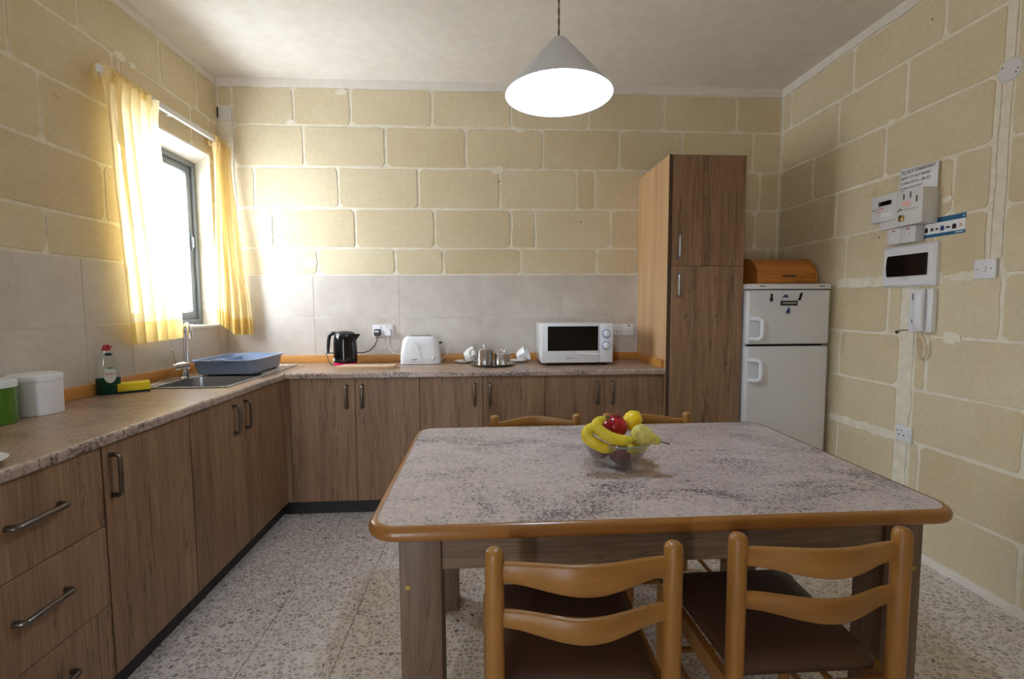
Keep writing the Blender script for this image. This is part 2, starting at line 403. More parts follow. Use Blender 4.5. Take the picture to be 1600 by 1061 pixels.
def block(wall, side, u0, u1, z0, z1, rnd):
    g = 0.0075
    a0, a1, b0, b1 = u0 + g, u1 - g, z0 + g * 0.9, z1 - g * 0.9
    if a1 - a0 < 0.02 or b1 - b0 < 0.02: return
    j = lambda s=0.004: rnd.uniform(-s, s)
    r = min(0.03, (a1 - a0) / 3, (b1 - b0) / 3)
    q = [rnd.uniform(0.25, 1.0) * r for _ in range(8)]
    w_, h_ = a1 - a0, b1 - b0
    pts = [(a0 + q[0], b0), (a0 + w_ * .36, b0 + j()), (a0 + w_ * .68, b0 + j()), (a1 - q[1], b0), (a1, b0 + q[2]), (a1 + j(), b0 + h_ * .4), (a1 + j(), b0 + h_ * .7),
           (a1, b1 - q[3]), (a1 - q[4], b1), (a0 + w_ * .66, b1 + j()), (a0 + w_ * .3, b1 + j()), (a0 + q[5], b1), (a0, b1 - q[6]), (a0 + j(), b0 + h_ * .62), (a0 + j(), b0 + h_ * .3), (a0, b0 + q[7])]
    cx, cz = (a0 + a1) / 2, (b0 + b1) / 2; n = len(pts)
    ins = [(cx + (p[0] - cx) * (1 - 0.006 / max(w_, .02)), cz + (p[1] - cz) * (1 - 0.006 / max(h_, .02))) for p in pts]
    vs_ = [to_wall(side, *p, -DEP - 0.002) for p in pts] + [to_wall(side, *p, -0.0005 + rnd.uniform(0, .0005)) for p in ins]
    ctr = Vector(to_wall(side, cx, cz, 0))
    mb = MB().add([tuple(Vector(p) - ctr) for p in vs_], [tuple(range(n, 2 * n))] + [(k, (k + 1) % n, n + (k + 1) % n, n + k) for k in range(n)])
    o = mb.build('stone_block', 'limestone', wall, world=False); o.location = ctr
Z_ROWS = [2.83, 2.57, 2.285, 2.0, 1.72, 1.43, 1.14, 0.86, 0.585, 0.30, 0.02]
def courses(wall, side, ulo, uhi, joints, holes, seed):
    rnd = random.Random(seed)
    for k in range(len(Z_ROWS) - 1):
        z1, z0 = Z_ROWS[k], Z_ROWS[k + 1]
        js = sorted(joints[k]); lst = list(js)
        u = js[0] - 0.57
        while u > ulo + 0.06: lst.append(u); u -= 0.57
        u = js[-1] + 0.57
        while u < uhi - 0.06: lst.append(u); u += 0.57
        lst = sorted([ulo + 0.004] + [q for q in lst if ulo + .03 < q < uhi - .03] + [uhi - 0.004])
        for p0, p1 in zip(lst, lst[1:]):
            for (c0, c1, d0, d1) in subtract((p0, p1, z0, z1), holes): block(wall, side, c0, c1, d0, d1, rnd)
JB = [[0.516, 0.907, 1.473, 2.036, 2.597, 3.154, 3.706], [0.576, 1.144, 1.711, 2.267, 2.825, 3.298, 3.837], [0.232, 0.809, 1.37, 1.95, 2.511, 2.646, 3.22, 3.9],
      [0.351, 0.918, 1.479, 2.032, 2.21, 2.765, 3.3, 3.872], [0.645, 1.192, 1.537, 2.101, 2.665, 3.2, 3.98], [3.5], [3.3, 3.8], [3.5], [3.3, 3.8], [3.5]]
JL = [[-0.218, -0.566, -1.114], [-0.3, -0.879, -1.452], [-0.76, -1.337], [-0.5, -1.03, -1.62], [-0.79, -1.349], [-0.4, -1.0], [-0.7, -1.3], [-0.4, -1.0], [-0.7, -1.3], [-0.4, -1.0]]
JR = [[-0.102, -0.678, -1.239], [-0.572, -1.048, -1.535], [-0.36, -0.932, -1.525], [-0.585, -1.326, -1.9], [-0.1, -0.68, -1.25], [-0.45, -1.001, -1.571], [-0.665, -1.24, -1.8],
      [-0.4, -1.13, -1.692], [-0.67, -1.231, -1.8], [-0.4, -0.95, -1.707]]
TILE_HOLE_B = (0.0, TILE_END + 0.006, 0.0, TILE_TOP + 0.004)
TILE_HOLE_L = (-2.9, 0.0, 0.0, TILE_TOP + 0.004)
wb = slab('wall_back', 'y', -DEP, XR + 0.25, 0, HC, [], DEP, 0.2)
courses(wb, 'back', 0.0, XR, JB, [TILE_HOLE_B, (0.0, 0.102, 1.53, 2.69)], 3)
wl = slab('wall_left', 'x', YF, 0.2, 0, HC, [WIN], -0.168, -DEP)
courses(wl, 'left', YF, 0.0, JL, [(WIN[0] - .004, WIN[1] + .004, WIN[2] - .01, WIN[3] + .004), TILE_HOLE_L], 5)
wr = slab('wall_right', 'x', YF, 0.2, 0, HC, [], XR + DEP, XR + 0.25)
courses(wr, 'right', YF, 0.0, JR, [(-1.172, -1.088, 0.02, 1.40), (-1.556, -1.522, 1.5, 2.57), (-1.512, -1.494, 1.5, 2.285)], 11)
wf = slab('wall_front', 'y', -0.168, XR + 0.25, 0, HC, [FILL_DOOR], YF - 0.2, YF - DEP)
courses(wf, 'front', 0.0, XR, [[0.3 + 0.28 * (k % 2)] for k in range(10)], [(FILL_DOOR[0] - .06, FILL_DOOR[1] + .06, 0, FILL_DOOR[3] + .06)], 17)
ce = MB().box(-0.168, XR + 0.3, YF - 0.2, 0.2, HC, HC + 0.15); struct(ce.build('ceiling', 'plaster'))
# plaster strips where the walls meet the ceiling, uneven lower edge
def cornice(name, side, u0, u1):
    mb = MB(); n = 44; rnd = random.Random(hash(side) % 97 if False else len(side)); lo = [2.826 + rnd.uniform(-.006, .006) for _ in range(n + 1)]
    vs_ = []
    for i in range(n + 1):
        u = u0 + (u1 - u0) * i / n
        vs_ += [to_wall(side, u, HC - .0005, 0.009), to_wall(side, u, lo[i], 0.004), to_wall(side, u, lo[i], -0.003), to_wall(side, u, HC - .0005, -0.003)]
    mb.add(vs_, [(4 * i + k, 4 * i + (k + 1) % 4, 4 * i + 4 + (k + 1) % 4, 4 * i + 4 + k) for i in range(n) for k in range(4)] + [(0, 1, 2, 3), (4 * n + 3, 4 * n + 2, 4 * n + 1, 4 * n)])
    struct(mb.build(name, 'plaster'))
cornice('trim_1', 'back', 0.0, XR); cornice('trim_2', 'left', YF, 0.0); cornice('trim_3', 'right', YF, 0.0)
# wall tiles above the worktop
def tiles(wall, side, us, zs, holes):
    for u0, u1 in zip(us, us[1:]):
        for z0, z1 in zip(zs, zs[1:]):
            for (p0, p1, q0, q1) in subtract((u0, u1, z0, z1), holes):
                if p1 - p0 < .02 or q1 - q0 < .01: continue
                g = 0.0016; cx, cz = (p0 + p1) / 2, (q0 + q1) / 2; A = Vector(to_wall(side, p0 + g, q0 + g, -0.002)); B = Vector(to_wall(side, p1 - g, q1 - g, 0.0085))
                ctr = Vector(to_wall(side, cx, cz, 0)); lo = [min(A[i], B[i]) - ctr[i] for i in range(3)]; hi = [max(A[i], B[i]) - ctr[i] for i in range(3)]
                o = MB().box(lo[0], hi[0], lo[1], hi[1], lo[2], hi[2]).build('wall_tile', 'wall_ceramic', wall, world=False); o.location = ctr
gb = MB().box(0.0, TILE_END, -0.0065, DEP, 0.86, TILE_TOP).build('grout_bed', 'grout', wb)
mbg = MB()
for (p0, p1, q0, q1) in subtract((-2.9, -0.0, 0.86, TILE_TOP), [(WIN[0], WIN[1], WIN[2] - .012, 3)]): mbg.box(-DEP, 0.0065, p0, p1, q0, q1)
mbg.build('grout_bed', 'grout', wl)
ZS = [0.905, TILE_MID, TILE_TOP]
tiles(wb, 'back', [0.009, 0.613, 1.218, 1.817, 2.414, TILE_END], ZS, [])
tiles(wl, 'left', [-2.9, -2.404, -1.804, -1.204, -0.604, -0.009], ZS, [(WIN[0], WIN[1], WIN[2] - .012, 3)])
MB().box(TILE_END, TILE_END + .004, -0.011, 0, 0.955, TILE_TOP).build('edge_strip', 'white_plastic', wb)
# plastered chases and patches on the walls
def patch(wall, side, u0, u1, z0, z1, seed, d=0.0012, wob=0.006):
    rnd = random.Random(seed); n = 14; vert = (z1 - z0) > (u1 - u0); pts = []
    for i in range(n + 1):
        f = i / n
        pts.append((u0 + rnd.uniform(-wob, wob), z0 + (z1 - z0) * f) if vert else (u0 + (u1 - u0) * f, z0 + rnd.uniform(-wob, wob)))
    for i in range(n, -1, -1):
        f = i / n
        pts.append((u1 + rnd.uniform(-wob, wob), z0 + (z1 - z0) * f) if vert else (u0 + (u1 - u0) * f, z1 + rnd.uniform(-wob, wob)))
    m_ = len(pts)
    MB().add([to_wall(side, *p, -DEP) for p in pts] + [to_wall(side, *p, d) for p in pts], [tuple(range(m_, 2 * m_))] + [(k, (k + 1) % m_, m_ + (k + 1) % m_, m_ + k) for k in range(m_)]).build('plaster_patch', 'mortar', wall)
patch(wb, 'back', 0.012, 0.10, 1.54, 2.60, 1)
patch(wr, 'right', -1.168, -1.092, 0.66, 1.37, 2); patch(wr, 'right', -1.162, -1.10, 0.03, 0.575, 3)
patch(wr, 'right', -1.554, -1.524, 1.50, 2.62, 4, wob=.003); patch(wr, 'right', -1.511, -1.495, 1.50, 2.24, 5, wob=.003)
patch(wr, 'right', -1.565, -1.52, 2.62, 2.825, 6, wob=.004)
patch(wr, 'right', -1.30, -0.62, 1.405, 1.455, 7, wob=.007); patch(wr, 'right', -1.10, -0.60, 0.565, 0.612, 8, wob=.006)
patch(wr, 'right', -1.52, -1.34, 1.41, 1.448, 9, wob=.007)
def blob(wall, side, u, z, r, seed):
    rnd = random.Random(seed); n = 14; pts = [(u + r * rnd.uniform(.7, 1.2) * math.cos(2 * PI * i / n), z + r * .6 * rnd.uniform(.7, 1.2) * math.sin(2 * PI * i / n)) for i in range(n)]
    MB().add([to_wall(side, *p, -DEP) for p in pts] + [to_wall(side, *p, .0012) for p in pts], [tuple(range(n, 2 * n))] + [(k, (k + 1) % n, n + (k + 1) % n, n + k) for k in range(n)]).build('plaster_patch', 'mortar', wall)
for k, (u, z) in enumerate([(-0.875, 2.575), (-0.79, 2.572)]): blob(wl, 'left', u, z, .04 - .012 * k, 20 + k)
for k, (sd_, wl_, u, z, r) in enumerate([('back', wb, .50, 2.59, .035), ('back', wb, 2.10, 2.56, .03), ('back', wb, 1.94, 2.28, .05), ('right', wr, -1.36, 1.14, .05), ('right', wr, -1.30, 1.80, .03), ('back', wb, .60, 1.62, .055), ('back', wb, .85, 2.80, .04), ('right', wr, -0.96, 2.285, .03)]): blob(wl_, sd_, u, z, r, 40 + k)
for (side, wall, u, z) in [('back', wb, 1.95, 2.20), ('back', wb, 2.55, 1.915), ('right', wr, -0.36, 1.83), ('right', wr, -1.17, 2.70), ('right', wr, -0.92, 1.675)]:
    p_ = to_wall(side, u, z, 0.0004)
    mb = MB(); mb.lathe([(0.0, 0.0), (0.0045, 0.0), (0.005, -0.003)], seg=8)
    mb.xform(Matrix.Translation(p_) @ (Matrix.Rotation(PI / 2, 4, 'X') if side == 'back' else Matrix.Rotation(-PI / 2, 4, 'Y')))
    mb.build('plug_hole', 'gap_dark', wall)
# skirting of cement along the right wall
sk = MB().prism([(XR - .018, 0.0), (XR - .004, .032), (XR + .003, .035), (XR + .003, 0.0)], 'y', YF, -0.01); struct(sk.build('baseboard_right', 'plaster'))
# ------------------------------------------------------------------ window
win = bpy.data.objects.new('window_1', None); win.location = (-0.12, -0.515, 1.19); link(win); struct(win)
y0, y1, z0, z1 = WIN[0] + .002, WIN[1] - .002, 1.188, 2.268
def ring(mb, x0, x1, y0_, y1_, z0_, z1_, wd):
    mb.rbox(x0, x1, y0_, y1_, z1_ - wd, z1_, .003); mb.rbox(x0, x1, y0_, y1_, z0_, z0_ + wd, .003)
    mb.rbox(x0, x1, y0_, y0_ + wd, z0_ + wd, z1_ - wd, .003); mb.rbox(x0, x1, y1_ - wd, y1_, z0_ + wd, z1_ - wd, .003); return mb
ring(MB(), -0.165, -0.10, y0, y1, z0, z1, 0.036).build('window_frame', 'aluminium_grey', win)
sash = ring(MB(), -0.150, -0.112, y0 + .037, y1 - .037, z0 + .037, z1 - .037, 0.046).build('sash', 'aluminium_grey', win)
MB().box(-0.134, -0.129, y0 + .08, y1 - .08, z0 + .08, z1 - .08).build('pane', 'window_glass', sash)
mb = MB().rbox(-0.112, -0.104, y1 - .068, y1 - .052, 1.68, 1.79, .003); mb.rbox(-0.106, -0.094, y1 - .066, y1 - .054, 1.70, 1.77, .004); mb.build('latch', 'aluminium_grey', sash)
MB().rbox(-0.11, 0.016, WIN[0], WIN[1], 1.168, 1.186, .003).build('window_sill', 'white_ceramic', win)
MB().prism([(-0.003, WIN[3] + .001), (-0.101, z1 - .001), (-0.165, z1 - .001), (-0.165, WIN[3] + .03), (-0.003, WIN[3] + .03)], 'y', WIN[0], WIN[1]).build('sloping_head', 'plaster', win)
# unseen wooden sliding door, added behind the camera and left ajar for fill light
dr = bpy.data.objects.new('fill_door_1', None); dr.location = (0.9, YF, 0); link(dr); struct(dr)
for (u0, u1, q0, q1) in [(FILL_DOOR[0] - .055, FILL_DOOR[0], 0, FILL_DOOR[3] + .055), (FILL_DOOR[1], FILL_DOOR[1] + .055, 0, FILL_DOOR[3] + .055), (FILL_DOOR[0], FILL_DOOR[1], FILL_DOOR[3], FILL_DOOR[3] + .055)]: MB().rbox(u0, u1, YF - .03, YF + .014, q0, q1, .003).build('fill_door_frame', 'oak_vertical', dr)
dp = MB().rbox(FILL_DOOR[0] + .30, FILL_DOOR[1] - .002, YF - .05, YF - .005, 0.004, FILL_DOOR[3] - .002, .003).build('fill_door_panel', 'oak_vertical', dr)
MB().tube([(FILL_DOOR[0] + .36, YF - .006, 0.95), (FILL_DOOR[0] + .36, YF + .03, .97), (FILL_DOOR[0] + .36, YF + .03, 1.13), (FILL_DOOR[0] + .36, YF - .006, 1.15)], .009, 10).build('fill_door_handle', 'steel_brushed', dp)

# ------------------------------------------------------------------ kitchen cabinets
XD, YD = 0.612, -0.558           # door faces of the left and the back run
def handle_bar(mb, p, out, along, L):
    p = Vector(p); o = Vector(out); d = Vector(along); h = L / 2; s_ = 0.030; k = 0.010
    pts = [p - d * h, p - d * h + o * (s_ - k), p - d * (h - .004) + o * (s_ - .003), p - d * (h - k) + o * s_, p + d * (h - k) + o * s_, p + d * (h - .004) + o * (s_ - .003), p + d * h + o * (s_ - k), p + d * h]
    mb.tube(pts, 0.0088, 12, flat=0.8)
    return mb
def cab_left(name, label, ya, yb, doors=None, drawers=None, ztop=0.862, group='base cabinets under the worktops'):
    t_ = thing(name, label, 'cabinet', (0.3, (ya + yb) / 2, 0), group)
    MB().box(0.03, XD - .02, ya + .001, yb - .001, 0.09, ztop).build('carcass', 'oak_grey', t_)
    MB().box(0.045, 0.567, ya + .001, yb - .001, 0.0, 0.089).build('plinth', 'kick_dark', t_)
    for (d0, d1, hy) in doors or []:
        d = MB().rbox(XD - .018, XD, d0 + .0015, d1 - .0015, 0.092, 0.865, .0015, 1).build('door', 'oak_vertical', t_)
        handle_bar(MB(), (XD, hy, 0.758), (1, 0, 0), (0, 0, 1), 0.135).build('handle', 'nickel', d)
    for (q0, q1, hz) in drawers or []:
        d = MB().rbox(XD - .018, XD, ya + .0025, yb - .0025, q0 + .0015, q1 - .0015, .0015, 1).build('drawer_front', 'oak_vertical', t_)
        handle_bar(MB(), (XD, -2.157, hz), (1, 0, 0), (0, 1, 0), 0.150).build('handle', 'nickel', d)
    return t_
cab_left('base_cabinet', 'double-door oak base cabinet beneath the sink and draining board', -1.475, -0.60, doors=[(-1.475, -1.037, -1.139), (-1.037, -0.60, -1.030)], ztop=0.72)
cab_left('base_cabinet', 'single-door oak base cabinet between the drawer unit and the sink cabinet', -1.922, -1.477, doors=[(-1.922, -1.477, -1.890)])
cab_left('drawer_cabinet', 'oak drawer cabinet with three drawers at the near left edge', -2.397, -1.924, drawers=[(0.604, 0.865, 0.743), (0.342, 0.604, 0.488), (0.092, 0.342, 0.236)])
cab_left('base_cabinet', 'oak base cabinet at the near end of the left worktop, beyond the drawers', -2.84, -2.399, doors=[(-2.84, -2.399, -2.44)])
tg = thing('corner_filler', 'oak filler panel in the inner corner of the base cabinets', 'panel', (XD, -0.58, 0))
MB().box(XD - .018, XD, -0.598, -0.545, 0.092, 0.865).build('panel', 'oak_vertical', tg)
MB().box(XD - .0005, 0.6405, YD, YD + .018, 0.092, 0.865).build('panel', 'oak_vertical', tg)
MB().box(0.54, 0.567, -0.60, -0.519, 0.0, 0.089).build('plinth', 'kick_dark', tg); MB().box(0.567, 0.642, -0.519, -0.50, 0.0, 0.089).build('plinth', 'kick_dark', tg)
EDGE = [0.642, 1.036, 1.429, 1.819, 2.209, 2.592, 2.974]
NAMES = ['oak base cabinet below the kettle and chopping board', 'oak base cabinet below the steel tea service', 'oak base cabinet below the microwave oven']
for k in range(3):
    x0, xm, x1 = EDGE[2 * k: 2 * k + 3]
    t_ = thing('base_cabinet', 'double-door ' + NAMES[k], 'cabinet', ((x0 + x1) / 2, -0.3, 0), 'base cabinets under the worktops')
    MB().box(x0 + .001, x1 - .001, YD + .02, -0.03, 0.09, 0.862).build('carcass', 'oak_grey', t_)
    MB().box(x0 + .001, x1 - .001, -0.519, -0.04, 0.0, 0.089).build('plinth', 'kick_dark', t_)
    for (d0, d1, hx) in ((x0, xm, xm - .048), (xm, x1, xm + .048)):
        d = MB().rbox(d0 + .0015, d1 - .0015, YD, YD + .018, 0.092, 0.865, .0015, 1).build('door', 'oak_vertical', t_)
        handle_bar(MB(), (hx, YD, 0.752), (0, -1, 0), (0, 0, 1), 0.135).build('handle', 'nickel', d)
# tall cabinet
TX0, TX1, TYF = 2.9765, 3.464, -0.578
t_ = thing('tall_cabinet', 'tall oak larder cabinet with two stacked doors beside the refrigerator', 'cabinet', ((TX0 + TX1) / 2, -0.29, 0))
MB().box(TX0 + .022, TX1, TYF + .02, -0.002, 0.09, 2.224).build('carcass', 'oak_grey', t_)
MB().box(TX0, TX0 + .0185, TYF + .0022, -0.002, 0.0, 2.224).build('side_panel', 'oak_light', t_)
MB().box(TX0, TX0 + .0185, TYF, TYF + .002, 0.0, 2.224).build('edge_strip', 'kick_wood', t_)
MB().box(TX0 + .03, TX1 - .002, -0.52, -0.04, 0.0, 0.089).build('plinth', 'kick_dark', t_)
for (q0, q1, hz) in ((1.547, 2.223, 1.662), (0.092, 1.545, 1.426)):
    d = MB().rbox(TX0 + .0240, TX1, TYF - .001, TYF + .018, q0, q1, .0015, 1).build('door', 'oak_vertical', t_)
    handle_bar(MB(), (TX0 + .066, TYF, hz), (0, -1, 0), (0, 0, 1), 0.135).build('handle', 'steel_brushed', d)

# ------------------------------------------------------------------ worktops
XW, YW, TW = 0.6296, -0.579, 0.034
SINK = (0.105, 0.545, -1.065, -0.175)
def worktop(name, label, rects, nose):
    t_ = thing(name, label, 'worktop', ((rects[0][0] + rects[0][1]) / 2, (rects[0][2] + rects[0][3]) / 2, ZW - TW))
    mb = MB()
    for (x0, x1, y0_, y1_) in rects: mb.box(x0, x1, y0_, y1_, ZW - TW, ZW)
    mb.build('slab', 'worktop_laminate', t_); nose(MB()).build('rounded_edge', 'worktop_edge', t_)
    return t_
def nose_poly(r=0.012):
    pts = [(0, 0)]
    for k in range(7): pts.append((r * math.sin(k / 6 * PI / 2) * 1.0, -r + r * math.cos(k / 6 * PI / 2)))
    pts += [(r, -TW + .004), (r - .004, -TW), (0, -TW)]
    return pts
hole = (SINK[0] + .02, SINK[1] - .02, SINK[2] + .02, -0.60)
lr = subtract((0.009, XW - .012, -2.86, -0.009), [hole])
worktop('worktop', 'speckled beige worktop of the left run with the sink in it', lr, lambda mb: mb.prism([(XW - .012 + u, ZW + q) for u, q in nose_poly()], 'y', -2.86, YW))
worktop('worktop', 'speckled beige worktop of the back run under kettle and microwave', [(XW - .011, 2.9745, YW + .012, -0.009)], lambda mb: mb.prism([(YW + .012 - u, ZW + q) for u, q in nose_poly()], 'x', XW, 2.9745))
mb = MB().box(XW - .0125, XW - .0105, YW + .012, -0.032, ZW + .0002, ZW + .0010); mb.rbox(XW - .017, XW - .004, YW + .002, YW + .0125, ZW + .0002, ZW + .0025, .001, 1)
solo(mb.build('joint_strip', 'steel_brushed'), 'thin metal joint strip where the two worktops meet', 'strip')
UP = 0.022
struct(MB().rbox(0.009, UP + .009, -2.86, -0.009, ZW + .0005, 0.953, .002).build('trim_4', 'upstand_oak'))
struct(MB().rbox(UP + .0095, 2.9745, -UP - .009, -0.009, ZW + .0005, 0.953, .002).build('trim_5', 'upstand_oak'))
struct(MB().rbox(2.9745 - .018, 2.9745, YW + .03, -UP - .0095, ZW + .0005, 0.953, .002).build('trim_6', 'upstand_oak'))

# ------------------------------------------------------------------ sink, tap, dish rack
x0, x1, y0, y1 = SINK
t_ = thing('kitchen_sink', 'stainless steel inset sink with bowl and ribbed drainer', 'sink', ((x0 + x1) / 2, (y0 + y1) / 2, ZW))
B = (0.155, 0.515, -1.03, -0.665)
mb = MB()
for (p0, p1, q0, q1) in subtract((x0, x1, y0, y1), [(B[0], B[1], B[2], B[3])]): mb.box(p0, p1, q0, q1, ZW + .0005, ZW + .004)
for (p0, p1, q0, q1) in ((x0, x1, y0, y0 + .008), (x0, x1, y1 - .008, y1), (x0, x0 + .008, y0, y1), (x1 - .008, x1, y0, y1)): mb.rbox(p0, p1, q0, q1, ZW + .0005, ZW + .007, .002, 1)
mb.build('rim', 'steel', t_)
def rr(x0_, x1_, y0_, y1_, r, n=5):
    pts = []
    for (cx, cy, a0) in ((x1_ - r, y1_ - r, 0), (x0_ + r, y1_ - r, PI / 2), (x0_ + r, y0_ + r, PI), (x1_ - r, y0_ + r, 1.5 * PI)):
        for k in range(n + 1): an = a0 + PI / 2 * k / n; pts.append((cx + r * math.cos(an), cy + r * math.sin(an)))
    return pts
def loft(mb, loops, smooth=True, cap0=False, cap1=False):
    n = len(loops[0]); k = len(mb.v); vs_ = [p for lp in loops for p in lp]
    fs = [(i * n + j, i * n + (j + 1) % n, (i + 1) * n + (j + 1) % n, (i + 1) * n + j) for i in range(len(loops) - 1) for j in range(n)]
    if cap0: fs.append(tuple(range(n))[::-1])
    if cap1: fs.append(tuple((len(loops) - 1) * n + j for j in range(n)))
    return mb.add(vs_, fs, smooth)
lp = lambda q, r, z: [(x, y, z) for x, y in rr(q[0], q[1], q[2], q[3], r)]
ins = lambda q, d: (q[0] + d, q[1] - d, q[2] + d, q[3] - d)
loft(MB(), [lp(B, .002, ZW + .004), lp(ins(B, .002), .05, ZW + .002), lp(ins(B, .006), .05, ZW - .06), lp(ins(B, .016), .05, ZW - .148), lp(ins(B, .04), .04, ZW - .16)], cap1=True).build('bowl', 'steel_brushed', t_)
mb = MB()
for k in range(9): MB().rbox(0.15 + k * .043, 0.165 + k * .043, -0.60, -0.20, ZW + .0041, ZW + .008, .0018, 1).build('drainer_rib', 'steel', t_)
mb = MB()
for dx in (-.022, -.010, .010, .022): MB().rbox(0.44 + dx - .003, 0.44 + dx + .003, -0.680, -0.667, ZW - .060, ZW - .025, .001, 1).build('overflow_slot', 'gap_dark', t_)
mb = MB().lathe([(0.0, 0), (.03, 0), (.036, .003), (.04, .001)], 0.335, -0.85, ZW - .159, 20); mb.build('drain', 'chrome', t_)
# tap
TP = Vector((0.128, -0.715, ZW + .004))
t_ = thing('mixer_tap', 'chrome mixer tap with tall swan neck spout behind the sink', 'tap', TP)
MB().lathe([(.027, 0), (.027, .004), (.0235, .008), (.0225, .05), (.0225, .062)], TP.x, TP.y, TP.z, 24).build('base', 'chrome', t_)
dl = Vector((-0.85, -0.53, 0.0)); ax = Vector((-.80, -.52, -.12)).normalized()
c0 = TP + Vector((0, 0, .068))
MB().tube([c0 - ax * .030, c0 - ax * .028, c0 + ax * .024, c0 + ax * .026], [.016, .023, .023, .016], 20).build('body', 'chrome', t_)
MB().tube([c0 + ax * .0265, c0 + ax * .042], .021, 20).build('cartridge_cap', 'chrome', t_)
lv = c0 + ax * .036
MB().tube([lv + Vector((0, 0, .018)), lv + Vector((-.004, -.003, .05)), lv + Vector((-.010, -.007, .10)), lv + Vector((-.011, -.007, .104))], [.005, .0048, .0062, .003], 10).build('lever', 'chrome', t_)
sd = Vector((.72, -.69, 0)).normalized(); rt = c0 + Vector((.012, .006, .016)); pts = [rt, rt + Vector((0, 0, .17))]
for k in range(1, 9):
    an = PI * k / 9; pts.append(rt + Vector((0, 0, .17)) + sd * (.05 * (1 - math.cos(an))) + Vector((0, 0, .05 * math.sin(an))))
pts.append(rt + Vector((0, 0, .17)) + sd * .10); pts.append(rt + sd * .102 + Vector((0, 0, .145)))
MB().tube(pts, .0115, 14).build('spout', 'chrome', t_)
# dish rack
R0 = (0.145, 0.505, -0.70, -0.262)
t_ = thing('dish_rack', 'blue-grey plastic dish drainer basin standing on the sink drainer', 'dish rack', (0.325, -0.48, ZW + .008))
zb, zt = ZW + .016, 0.998
inb = ins(R0, .022)
mb = loft(MB(), [lp(ins(inb, .004), .03, zb + .004), lp(inb, .035, zb), lp(ins(R0, .010), .04, zt - .012), lp(R0, .045, zt - .008), lp(R0, .045, zt), lp(ins(R0, .014), .04, zt), lp(ins(inb, .005), .03, zb + .006), lp(ins(inb, .05), .02, zb + .006)], cap1=True)
mb.build('basin', 'rack_blue', t_)
mb = MB()
for sx_ in (.19, .46):
    for sy_ in (-.63, -.32): MB().box(sx_ - .012, sx_ + .012, sy_ - .012, sy_ + .012, ZW + .0085, zb + .005).build('foot', 'rack_blue_dark', t_)
MB().rbox(0.235, 0.240, -0.675, -0.29, zb + .006, zt - .012, .001, 1).build('divider', 'rack_blue', t_)
MB().rbox(0.175, 0.235, -0.475, -0.470, zb + .006, zt - .012, .001, 1).build('divider', 'rack_blue', t_)
def ribbed(mb, cx, cy, axis, z):
    for k in range(9):
        f = (k - 4) / 4.0; hh = .015 * math.sqrt(max(0.05, 1 - f * f * .9)); p_ = f * .050
        if axis == 'x': mb.rbox(cx + p_ - .004, cx + p_ + .004, cy - .016, cy + .004, z - hh, z + hh * .4, .001, 1)
        else: mb.rbox(cx - .004, cx + .010, cy + p_ - .004, cy + p_ + .004, z - hh, z + hh * .4, .001, 1)
    return mb
ribbed(MB(), .31, R0[2], 'x', zt - .001).build('ribbed_handle', 'rack_blue', t_)
ribbed(MB(), .31, R0[3] + .006, 'x', zt - .001).build('ribbed_handle', 'rack_blue', t_)

# ------------------------------------------------------------------ things on the left worktop
def canister(name, label, cx, cy, r, body_mat):
    t_ = thing(name, label, 'canister', (cx, cy, ZW))
    MB().lathe([(r * .93, 0), (r * .97, .003), (r * .985, .012), (r, .128)], cx, cy, ZW, 40).build('body', body_mat, t_)
    MB().lathe([(r * 1.0, .1285), (r * 1.025, .129), (r * 1.03, .146), (r * 1.0, .153), (r * .9, .156), (0.0, .157)], cx, cy, ZW, 40).build('lid', 'lid_white', t_)
canister('canister', 'white plastic canister with white lid against the tiles', 0.120, -1.585, 0.078, 'white_plastic')
canister('canister', 'green plastic canister with white lid, cut by the left edge', 0.112, -1.752, 0.074, 'green_plastic')
o = MB().lathe([(0.0, .004), (.05, .004), (.058, .006), (.098, .017), (.10, .019), (.097, .0195), (.057, .0085), (.0, .007)], 0.503, -2.238, ZW - .003, 40).build('saucer', 'white_ceramic')
solo(o, 'white saucer at the near front corner of the left worktop', 'saucer')
# washing-up liquid
bx, by = 0.078, -1.185
t_ = thing('detergent_bottle', 'clear washing-up liquid bottle with red cap and green liquid beside the sponge', 'bottle', (bx, by, ZW))
ang = math.radians(32)
def oval(mb, prof, cx=0, cy=0):
    k = len(mb.v); mb.lathe(prof, 0, 0, 0, 32); mb.xform(Matrix.Translation((bx, by, ZW)) @ Matrix.Rotation(ang, 4, 'Z') @ Matrix.Diagonal((1, .55, 1, 1)), k); return mb
oval(MB(), [(.040, .0), (.044, .004), (.046, .07), (.046, .078)]).build('liquid_base', 'green_liquid', t_)
oval(MB(), [(.046, .0785), (.0445, .11), (.040, .145), (.030, .178), (.024, .195), (.022, .205)]).build('clear_body', 'bottle_clear', t_)
mb = MB().lathe([(.017, .2055), (.017, .214), (.0165, .218), (.012, .22), (.0115, .232), (.0, .234)], bx, by, ZW, 24); mb.build('cap', 'red_cap', t_)
mb = MB().rbox(-.004, .022, -.008, .008, .218, .226, .002); mb.xform(Matrix.Translation((bx, by, ZW)) @ Matrix.Rotation(ang + .3, 4, 'Z')); mb.build('spout', 'red_cap', t_)
